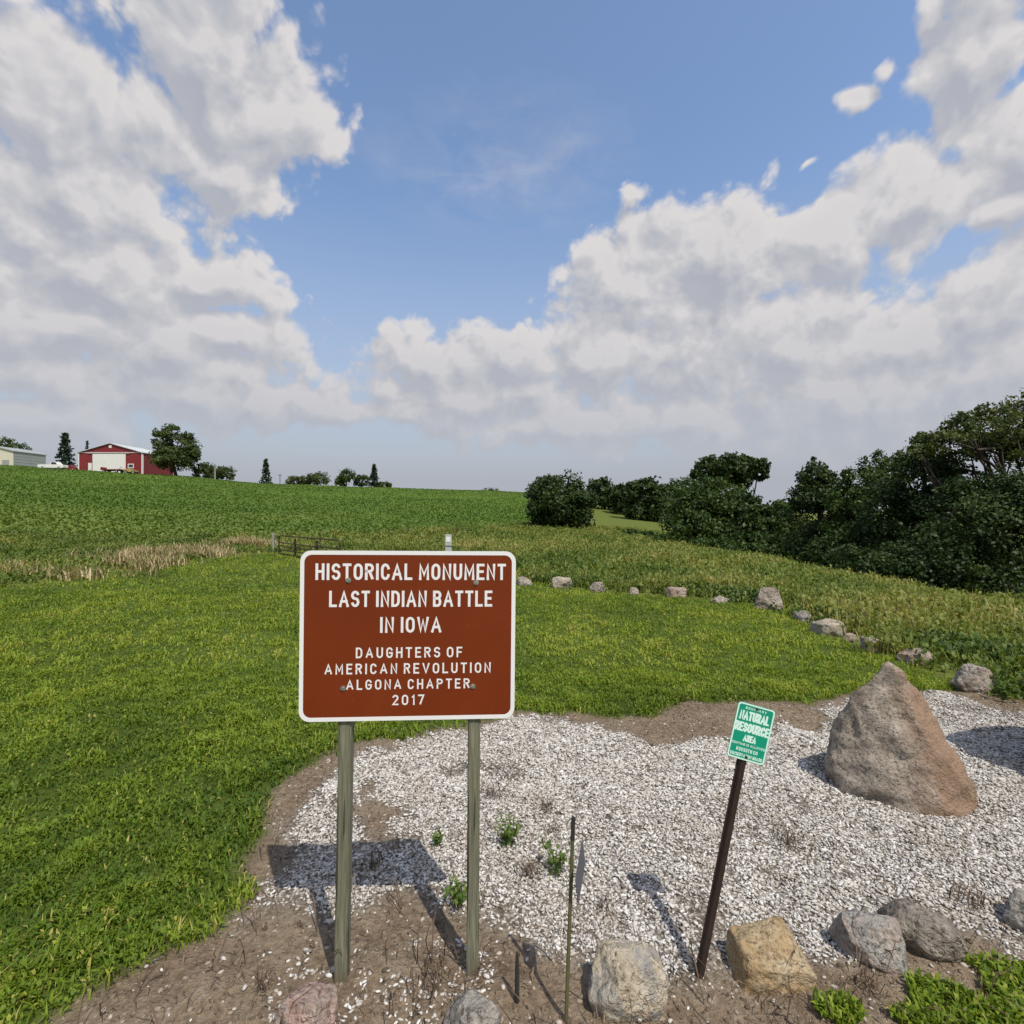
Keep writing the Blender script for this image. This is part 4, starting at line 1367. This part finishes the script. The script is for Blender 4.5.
def spruce(label, px, Y, top, half, seed, group, n=900, leaf=.5):
    x = (px - 512) / 512 * Y
    z = float(terrain(x, Y))
    H = CAM_H + (512 - top) / 512 * Y - z
    Rm = half / 512 * Y
    t = thing('spruce_tree', label, 'tree', (x, Y, z), 0, group)
    bm = bmesh.new()
    add_tube(bm, [(0, 0, -.3), (0, 0, H * .5), (0, 0, H * .98)], [.22, .13, .02], 7)
    bm_obj('trunk', bm, M_bark, t)
    r = np.random.default_rng(seed)
    K = 46
    f = np.linspace(.03, .98, K) + r.normal(0, .01, K)
    a = np.arange(K) * 2.4 + r.normal(0, .3, K)
    Lb = Rm * (1 - f) ** .85 * r.uniform(.65, 1.15, K) + .12
    i = r.integers(0, K, n); s = r.random(n) ** .6
    C = np.stack([np.cos(a[i]) * Lb[i] * s, np.sin(a[i]) * Lb[i] * s, f[i] * H - s * Lb[i] * .25 + .1 * H * 0], -1) + r.normal(0, .09 * Rm, (n, 3)) * np.array([1, 1, .8])
    v, fc = leaf_cards(C, leaf, None, r)
    link('crown', np_mesh('crown', v, fc, {'tint': np.repeat(np.clip(r.normal(.45, .25, n), 0, 1), 4)}), M_spruce, t)

TG = 'trees of the wooded gully on the right'
# far right airy tree
tree('leafy_tree', 'tall airy tree at the right frame edge, rising above all the other trees', 'tree', 1012, 21, 600,
     [(985, 426, 30, 24, 0), (945, 446, 26, 14, 0), (962, 428, 18, 12, .4), (1022, 415, 28, 22, .5), (1000, 450, 34, 16, .3), (925, 440, 16, 8, .3), (1045, 440, 34, 34, 0), (912, 452, 12, 8, 0)], 15000, .115, M_treeo, .15, 11, TG, clump=.30, k_per=40, limbs=22)
tree('leafy_tree', 'dark bushy tree below the tall airy one at the right frame edge', 'tree', 995, 18.5, 600,
     [(985, 530, 52, 55, 0), (1030, 540, 40, 60, 0), (955, 560, 36, 42, -.5), (1010, 500, 40, 30, 0), (985, 588, 45, 26, -.6)], 30000, .115, M_treed, .18, 12, TG)
tree('leafy_tree', 'dark tree with a rounded top left of the tall airy tree', 'tree', 925, 23, 590,
     [(925, 490, 38, 36, 0), (900, 520, 36, 40, -.4), (945, 530, 40, 50, 0), (920, 560, 44, 34, -.6), (935, 468, 20, 14, .3), (908, 462, 9, 12, 0), (920, 456, 8, 12, .3), (948, 470, 10, 12, .1)], 28000, .125, M_treed, .18, 13, TG)
tree('leafy_tree', 'dark tree with spiky upright twigs in the middle of the right wood', 'tree', 872, 26, 580,
     [(868, 488, 20, 26, 0), (890, 478, 18, 20, .5), (850, 500, 20, 26, 0), (872, 520, 40, 36, -.5), (860, 550, 38, 28, -.6), (885, 560, 34, 28, -.8), (880, 462, 7, 14, .2), (897, 466, 6, 14, .6), (864, 468, 6, 12, 0), (848, 478, 6, 12, .1)], 26000, .13, M_tree, .17, 14, TG, clump=.32)
tree('leafy_tree', 'dark tree with a ragged top at the left end of the right wood', 'tree', 820, 29, 565,
     [(815, 478, 14, 14, 0), (828, 490, 18, 18, .3), (806, 498, 14, 18, 0), (825, 520, 30, 34, -.4), (815, 543, 28, 22, -.6), (812, 468, 5, 12, 0), (822, 472, 5, 12, .2), (802, 480, 5, 11, 0)], 18000, .14, M_treed, .15, 15, TG, clump=.36)
tree('bush', 'dark leafy bush at the foot of the right wood', 'bush', 900, 19, 590, [(900, 570, 40, 22, 0), (940, 582, 40, 22, -.4), (865, 565, 30, 18, .3)], 13000, .115, M_treed, .06, 16, TG)
tree('bush', 'dark leafy bush under the ragged tree at the wood edge', 'bush', 850, 22, 575, [(850, 562, 30, 16, 0), (825, 555, 22, 14, .4)], 8000, .12, M_treed, .06, 17, TG)

CG = 'trees of the wood in the middle distance'
tree('leafy_tree', 'flat topped spreading tree rising behind the middle wood', 'tree', 742, 62, 520,
     [(726, 467, 26, 11, 0), (748, 467, 18, 9, 0), (704, 472, 12, 8, 0), (760, 474, 8, 8, 0), (726, 480, 24, 10, .5)], 9000, .42, M_treed, .3, 21, CG, k_per=24)
tree('leafy_tree', 'round dark tree in the front of the middle wood', 'tree', 715, 46, 540,
     [(706, 505, 34, 25, 0), (692, 514, 22, 20, -.5), (732, 511, 26, 24, .4), (705, 525, 36, 18, -.8)], 22000, .25, M_tree, .25, 22, CG, skirt=2.4)
tree('leafy_tree', 'broad dark tree at the right end of the middle wood', 'tree', 752, 43, 545,
     [(750, 519, 22, 22, 0), (766, 524, 14, 22, .4), (745, 534, 28, 14, -.5)], 9500, .31, M_treed, .2, 23, CG, skirt=2.4)
tree('leafy_tree', 'mid green tree on the left shoulder of the middle wood', 'tree', 676, 84, 525,
     [(675, 495, 18, 17, 0), (662, 500, 16, 15, 0), (690, 488, 14, 12, .5)], 4200, .40, M_tree, .2, 24, CG, skirt=2.2)
tree('leafy_tree', 'small tree with two humps between the shoulder tree and the far left one', 'tree', 645, 82, 510,
     [(648, 488, 13, 10, 0), (634, 492, 12, 10, 0), (655, 500, 14, 9, -.5)], 4200, .50, M_treed, .2, 25, CG, skirt=3.4)
tree('leafy_tree', 'low rounded tree at the upper left end of the middle wood', 'tree', 605, 100, 500,
     [(600, 488, 12, 11, 0), (615, 494, 12, 8, 0)], 3400, .55, M_treed, .2, 26, CG, skirt=4.)
tree('leafy_tree', 'low tree between the rounded left one and the two humped one', 'tree', 624, 92, 505, [(622, 494, 12, 9, 0), (628, 500, 10, 6, 0)], 3000, .5, M_treed, .18, 27, CG, skirt=4.)
tree('leafy_tree', 'small dark tree peeking out right of the middle wood', 'tree', 778, 52, 535, [(776, 520, 14, 16, 0), (786, 512, 7, 10, .3), (770, 535, 18, 12, 0)], 2800, .34, M_tree, .12, 28, CG)
tree('bush', 'lone large round bush at the edge of the crop field', 'bush', 562, 58, 523,
     [(560, 497, 30, 21, 0), (545, 490, 18, 14, .3), (575, 500, 17, 20, -.3), (555, 510, 28, 12, -.4), (580, 512, 13, 10, -.3)], 22000, .26, M_treed, .2, 31, skirt=2.2)
SG = 'low shrubs along the gully'
for i, (px, row, hw, hh, Y, lab) in enumerate((
        (640, 534, 18, 4, 52, 'low dark green shrub nearest the round bush side of the gully'),
        (675, 539, 20, 6, 44, 'low dark green shrub below the shoulder tree'),
        (712, 544, 22, 7, 40, 'low dark green shrub in front of the round dark tree'),
        (748, 549, 24, 7, 36, 'low dark green shrub in front of the broad dark tree'),
        (783, 552, 20, 8, 33, 'low bright green shrub left of the right wood'),
        (795, 526, 16, 14, 52, 'pale green shrub in the gap between the two woods'),
        (786, 506, 14, 6, 160, 'faint far shrub seen through the gap between the two woods'))):
    tree('shrub', lab, 'shrub', px, Y, 0, [(px - hw * .4, row, hw * .6, hh, 0), (px + hw * .4, row + 1, hw * .6, hh * .9, .2)], 1500, .22 * Y / 40, M_tree if i != 5 else M_treeo, .05, 40 + i, SG, limbs=3)

# ------------------------------------------------------------------ farmstead on the hill
FG = 'trees round the farmstead on the hill'
FY = 138
tree('leafy_tree', 'large dense round tree right beside the red barn', 'tree', 176, 134, 475,
     [(163, 444, 9, 13, 0), (184, 448, 12, 14, 0), (172, 434, 9, 9, 0), (188, 438, 6, 6, 0), (176, 459, 19, 11, 0), (192, 454, 7, 9, 0), (158, 434, 5, 5, 0), (166, 456, 12, 10, -1)], 9000, .5, M_treeo, .35, 51, FG)
tree('bush', 'rounded bush left of the pale pole on the hill', 'bush', 205, FY, 478, [(203, 471, 10, 9, 0), (212, 474, 7, 8, 0)], 2200, .42, M_treeo, .12, 52, FG)
tree('bush', 'rounded bush right of the pale pole on the hill', 'bush', 227, FY, 480, [(225, 474, 9, 7, 0), (219, 473, 5, 7, 0)], 1800, .42, M_treeo, .12, 53, FG)
spruce('dark spruce standing left of the red barn', 65, 141, 433, 10.5, 61, FG, 1700, .55)
spruce('spruce tip showing over the roof of the red barn', 87, 165, 441, 4, 62, FG, 500, .5)
spruce('lone narrow spruce on the skyline right of the farm bushes', 266, 150, 459, 6, 63, FG, 1000, .5)
spruce('spruce in the tree clump right along the skyline', 374, 150, 464, 6.5, 64, FG, 1000, .5)
tree('leafy_tree', 'low tree at the left of the skyline row', 'tree', 297, 155, 485, [(297, 481, 10, 5, 0)], 1300, .45, M_treeo, .12, 54, FG)
tree('leafy_tree', 'round tree in the skyline row', 'tree', 318, 155, 486, [(318, 479, 10, 7, 0), (312, 480, 6, 6, 0)], 1900, .45, M_treeo, .15, 55, FG)
tree('leafy_tree', 'darker taller tree of the skyline row, left of the spruce clump', 'tree', 346, 152, 487, [(347, 477, 8, 8, 0), (341, 482, 7, 6, 0)], 2000, .45, M_tree, .15, 56, FG)
tree('leafy_tree', 'round tree pressed against the skyline spruce', 'tree', 362, 152, 487, [(362, 481, 8, 7, 0), (384, 486, 8, 4, 0)], 1900, .45, M_tree, .15, 57, FG)
tree('leafy_tree', 'tree behind the silver shed at the left frame edge', 'tree', 6, 170, 460, [(4, 444, 9, 6, 0), (18, 449, 9, 6, 0)], 1100, .55, M_tree, .2, 58, FG)
tree('leafy_tree', 'tiny far tree on the bare skyline above the marker post', 'tree', 489, 260, 490, [(488, 490, 6, 2.2, 0), (494, 490, 5, 1.8, 0)], 260, .6, M_tree, .15, 59, FG)

M_redmetal = plain('red_steel_siding', (.20, .022, .027), .45, var=.08, scale=.3)
M_whitemetal = plain('white_steel', (.70, .70, .68), .45, var=.05, scale=.4)
M_roofmetal = plain('pale_roof_steel', (.60, .62, .63), .4, .2, var=.06, scale=.4)
M_glass = plain('dark_glass', (.03, .035, .04), .1, spec=.6)
M_silver = plain('galvanised_siding', (.36, .37, .36), .55, .3, var=.1, scale=.6)
M_cream = plain('cream_siding', (.62, .58, .47), .6, var=.06)
M_redp = plain('red_paint', (.20, .025, .025), .5, var=.15)
M_yellow = plain('yellow_paint', (.36, .29, .09), .45, var=.2)
M_tyre = plain('tyre_rubber', (.02, .02, .02), .8)

def ribbed(bm, x0, x1, y, z0, z1, axis='x', pitch=.45, proud=.02, top=None):
    """thin raised ribs of steel siding"""
    n = int((x1 - x0) / pitch)
    for i in range(1, n):
        p = x0 + i * (x1 - x0) / n
        zt = z1 if top is None else top(p)
        c = (p, y, (z0 + zt) / 2) if axis == 'x' else (y, p, (z0 + zt) / 2)
        s = (.05, proud, zt - z0) if axis == 'x' else (proud, .05, zt - z0)
        add_box(bm, c, s)

def barn():
    Y = 137
    x0 = (78.5 - 512) / 512 * Y; x1 = (142.5 - 512) / 512 * Y
    W = x1 - x0; L = 12.5
    zt = lambda row: CAM_H + (512 - row) / 512 * Y
    zb = float(terrain((x0 + x1) / 2, Y)) - .6
    t = thing('barn', 'red steel barn with a white sliding door and a pale roof on the hill', 'barn', (x0, Y, zb))
    ez = zt(452.6) - zb; pz = zt(443.6) - zb
    roofz = lambda x: ez + (pz - ez) * (1 - abs(x - W / 2) / (W / 2))
    bm = bmesh.new()
    f = [bm.verts.new(p) for p in ((0, 0, 0), (W, 0, 0), (W, 0, ez), (W / 2, 0, pz), (0, 0, ez))]
    b = [bm.verts.new((v.co.x, L, v.co.z)) for v in f]
    bm.faces.new(f); bm.faces.new(list(reversed(b)))
    for i in range(5):
        bm.faces.new((f[i], b[i], b[(i + 1) % 5], f[(i + 1) % 5]))
    ribbed(bm, 0, W, -.012, 0, ez, 'x', .6, .024, top=lambda p: roofz(p) - .05)
    ribbed(bm, 0, L, W + .012, 0, ez - .1, 'y', .6, .024)
    bm_obj('wall', bm, M_redmetal, t)
    bm = bmesh.new()
    for sx in (0, 1):
        a = (-.25, ez - .08) if sx == 0 else (W + .25, ez - .08)
        poly = [(a[0], a[1]), (W / 2, pz + .03), (W / 2, pz + .17), (a[0], a[1] + .14)]
        add_plate(bm, poly, -.35, L + .3)
    for i in range(20):
        yy = i * L / 20
        for s in (0, 1):
            xa = W if s else 0
            v = [Vector((xa + (.2 if s else -.2), yy, ez + .08)), Vector((W / 2, yy, pz + .19))]
            add_tube(bm, v, .02, 4)
    bm_obj('roof', bm, M_roofmetal, t)
    px = lambda p: (p - 78.5) / 512 * Y
    bm = bmesh.new()
    for xx in (.09, W - .09):
        add_box(bm, (xx, -.06, ez / 2), (.26, .08, ez - .02))
    add_box(bm, (W + .03, .22, ez / 2), (.05, .26, ez - .05))
    add_box(bm, (W / 2, -.05, ez + .02), (W - .6, .06, .14))
    bm_obj('trim', bm, M_whitemetal, t)
    zd = zt(454) - zb
    bm = bmesh.new()
    add_box(bm, ((px(93) + px(126)) / 2, -.12, zd / 2), (px(126) - px(93), .10, zd))
    ribbed(bm, px(93), px(126), -.18, 0.05, zd - .05, 'x', .75, .02)
    o = bm_obj('sliding_door', bm, M_whitemetal, t)
    bm = bmesh.new(); add_box(bm, (px(94) + 4, -.13, zd + .12), (px(135) - px(93), .14, .12))
    bm_obj('track', bm, M_silver, t)
    zs = zt(463) - zb
    bm = bmesh.new(); add_box(bm, ((px(88.5) + px(92)) / 2, -.08, zs / 2), (px(92) - px(88.5), .08, zs))
    dr = bm_obj('door', bm, M_whitemetal, t)
    bm = bmesh.new(); add_box(bm, (px(91.5), -.15, 1.7), (.06, .06, .16)); bm_obj('handle', bm, M_tyre, dr)
    bm = bmesh.new(); add_ring(bm, [(px(131) + a, zt(466) - zb + b) for a, b in ((-.8, -.6), (.8, -.6), (.8, .6), (-.8, .6))], [(px(131) + a, zt(466) - zb + b) for a, b in ((-.6, -.4), (.6, -.4), (.6, .4), (-.6, .4))], -.10, -.02)
    wn = bm_obj('window', bm, M_whitemetal, t)
    bm = bmesh.new(); add_box(bm, (px(131), -.05, zt(466) - zb), (1.2, .03, .8)); bm_obj('pane', bm, M_glass, wn)
    bm = bmesh.new(); add_tube(bm, [(W / 2, -.02, zt(446.6) - zb), (W / 2, -.10, zt(446.6) - zb)], .42, 16); bm_obj('gable_vent', bm, M_whitemetal, t)
    bm = bmesh.new(); add_tube(bm, [(W * .86, L * .85, ez), (W * .86, L * .85, zt(441) - zb)], .14, 8); bm_obj('flue', bm, M_silver, t)
barn()

def shed():
    Y = 142
    px = lambda p: (p - 512) / 512 * Y
    zt = lambda row: CAM_H + (512 - row) / 512 * Y
    x0, x1 = px(-28), px(13)
    W = x1 - x0; L = 10
    zb = float(terrain(x1, Y)) - .8
    t = thing('shed', 'silver metal shed with a cream end wall at the left frame edge', 'shed', (x0, Y, zb))
    ez = zt(451) - zb; pz = zt(446) - zb
    bm = bmesh.new()
    f = [bm.verts.new(p) for p in ((0, 0, 0), (W, 0, 0), (W, 0, ez), (W / 2, 0, pz), (0, 0, ez))]
    b = [bm.verts.new((v.co.x, L, v.co.z)) for v in f]
    bm.faces.new(f); bm.faces.new(list(reversed(b)))
    for i in range(5): bm.faces.new((f[i], b[i], b[(i + 1) % 5], f[(i + 1) % 5]))
    ribbed(bm, 0, L, W + .012, 0, ez - .1, 'y', .8, .024)
    bm_obj('wall', bm, M_cream, t)
    bm = bmesh.new(); add_box(bm, (W + .06, L / 2, ez * .62), (.06, L - .3, ez * .70)); 
    for k in range(5): add_box(bm, (W + .10, L / 2, ez * (.32 + .15 * k)), (.05, L - .34, .1))
    bm_obj('side_panel', bm, M_silver, t)
    bm = bmesh.new()
    for s in (0, 1):
        a = -.3 if s == 0 else W + .3
        add_plate(bm, [(a, ez - .1), (W / 2, pz + .03), (W / 2, pz + .17), (a, ez + .05)], -.3, L + .3)
    for i in range(14):
        yy = i * L / 14
        for s in (0, 1):
            add_tube(bm, [Vector((W + .2 if s else -.2, yy, ez + .0)), Vector((W / 2, yy, pz + .18))], .03, 4)
    bm_obj('roof', bm, M_silver, t)
    bm = bmesh.new(); add_box(bm, (W - 2.0, -.05, 1.9), (1.9, .06, 2.2)); bm_obj('overhead_door', bm, M_silver, t)
shed()

def wheel(t, x, y, z, r, w=.25, axis='y'):
    bm = bmesh.new()
    a = Vector((0, w / 2, 0)) if axis == 'y' else Vector((w / 2, 0, 0))
    add_tube(bm, [Vector((x, y, z)) - a, Vector((x, y, z)) - a * .8, Vector((x, y, z)) + a * .8, Vector((x, y, z)) + a], [r * .9, r, r, r * .9], 14)
    wobj = bm_obj('wheel', bm, M_tyre, t)
    bm = bmesh.new()
    add_tube(bm, [Vector((x, y, z)) - a * 1.05, Vector((x, y, z)) + a * 1.05], r * .55, 12)
    bm_obj('rim', bm, M_silver, wobj)

def vehicle(name, label, cat, px, Y, length, height, mat, cab, zoff=.0):
    x = (px - 512) / 512 * Y
    z = float(terrain(x, Y)) + zoff
    t = thing(name, label, cat, (x, Y, z), R(6))
    L, H = length, height
    bm = bmesh.new()
    prof = [(-L / 2, .45), (-L / 2, H * .58), (-L / 2 + L * .02, H * .62)] + [(L * a, H * b) for a, b in cab] + [(L / 2 - .1, H * .58), (L / 2, H * .5), (L / 2, .40), (L * .42, .32), (-L * .42, .32)]
    add_plate(bm, prof, -.9, .9)
    bmesh.ops.bevel(bm, geom=bm.edges[:], offset=.05, segments=2, affect='EDGES')
    bm_obj('body', bm, mat, t)
    c = cab
    bm = bmesh.new()
    gx = [L * c[1][0] + .12, L * c[2][0] - .05]
    gl = [(L * c[0][0] + .28, H * .64), (L * c[3][0] - .15, H * .64), (gx[1], H * .94), (gx[0], H * .94)]
    add_plate(bm, gl, -.915, .915)
    bm_obj('window', bm, M_glass, t)
    for xx in (-L * .31, L * .32):
        for yy in (-.78, .78):
            wheel(t, xx, yy, .36, .36)
    bm = bmesh.new(); add_box(bm, (L / 2 - .0, -.62, H * .46), (.05, .3, .16), .01); bm_obj('headlight', bm, M_silver, t)
vehicle('pickup_truck', 'white pickup truck parked between the shed and the spruce', 'truck', 53, 134, 6.2, 1.9, M_whitemetal, [(-.02, .62), (.02, .98), (.20, 1.0), (.28, .64)])
vehicle('parked_car', 'small red car parked at the foot of the spruce left of the barn', 'car', 70.5, 137, 3.4, 1.5, M_redp, [(-.36, .62), (-.25, .98), (.12, 1.0), (.26, .64)])

def wagon():
    Y = 132
    x = (113 - 512) / 512 * Y
    z = float(terrain(x, Y))
    t = thing('farm_wagon', 'low red flatbed farm wagon parked in front of the barn door', 'wagon', (x, Y, z), R(-3))
    bm = bmesh.new(); add_box(bm, (0, 0, .85), (5.2, 2.0, .22), .02); bm_obj('bed', bm, M_redp, t)
    bm = bmesh.new(); add_box(bm, (-2.5, 0, 1.2), (.08, 1.9, .6), .01); bm_obj('headboard', bm, M_redp, t)
    bm = bmesh.new(); add_box(bm, (0, 0, .62), (4.6, .18, .22)); add_tube(bm, [(2.4, 0, .6), (3.6, 0, .45)], .06, 6); bm_obj('chassis', bm, M_gate, t)
    for xx in (-1.7, 1.7):
        for yy in (-.85, .85): wheel(t, xx, yy, .40, .40)
    x = (128 - 512) / 512 * Y
    t = thing('farm_machine', 'yellow farm machine with a raised arm right of the red wagon', 'farm machine', (x, Y + 1, float(terrain(x, Y + 1))), R(5))
    bm = bmesh.new(); add_plate(bm, [(-1.3, .5), (-1.3, 1.2), (-.3, 1.35), (.6, 1.1), (1.5, .95), (1.5, .5)], -.6, .6); bm_obj('body', bm, M_yellow, t)
    bm = bmesh.new(); add_tube(bm, [(-1.0, 0, 1.1), (-2.2, 0, 1.9), (-2.9, 0, 1.2)], .09, 6); bm_obj('arm', bm, M_silver, t)
    for xx in (-.8, 1.0):
        for yy in (-.7, .7): wheel(t, xx, yy, .45, .45)
wagon()

def pole(px, Y, top, label, w, mat, seed=0):
    x = (px - 512) / 512 * Y
    z = float(terrain(x, Y)); h = CAM_H + (512 - top) / 512 * Y - z
    t = thing('utility_pole', label, 'pole', (x, Y, z), 0, 'poles on the hill')
    bm = bmesh.new(); add_tube(bm, [(0, 0, -.5), (0, 0, h)], [w / 2, w * .38], 8); bm_obj('pole', bm, mat, t)
    bm = bmesh.new(); add_box(bm, (0, -.12, h * .88), (1.1, .1, .12)); bm_obj('crossarm', bm, mat, t)
pole(215, 134, 464, 'pale pole standing between the two bushes on the hill', .42, M_greywood)
pole(280, 150, 474, 'thin dark pole on the skyline right of the lone spruce', .22, M_bark)

# ------------------------------------------------------------------ upright stone just outside the right edge, whose shadow falls on the gravel
def side_stone():
    pts = []
    rr = random.Random(5)
    for z, s in ((-.1, 1.0), (.4, 1.0), (.9, .96), (1.25, .86), (1.40, .66)):
        for k in range(8):
            a = k / 8 * 6.283 + rr.uniform(-.2, .2)
            pts.append((math.cos(a) * .95 * s * rr.uniform(.9, 1.05), math.sin(a) * .42 * s * rr.uniform(.9, 1.05), z))
    me = hull_rock(pts, smooth=2, amp=.012, seed=9)
    x, y = 4.92, 3.80
    tag(link('monument_stone', me, RM['lich'], None, (x, y, float(ground_z(x, y)))), 'broad grey upright stone on gravel beyond the right frame edge', 'monument')
side_stone()
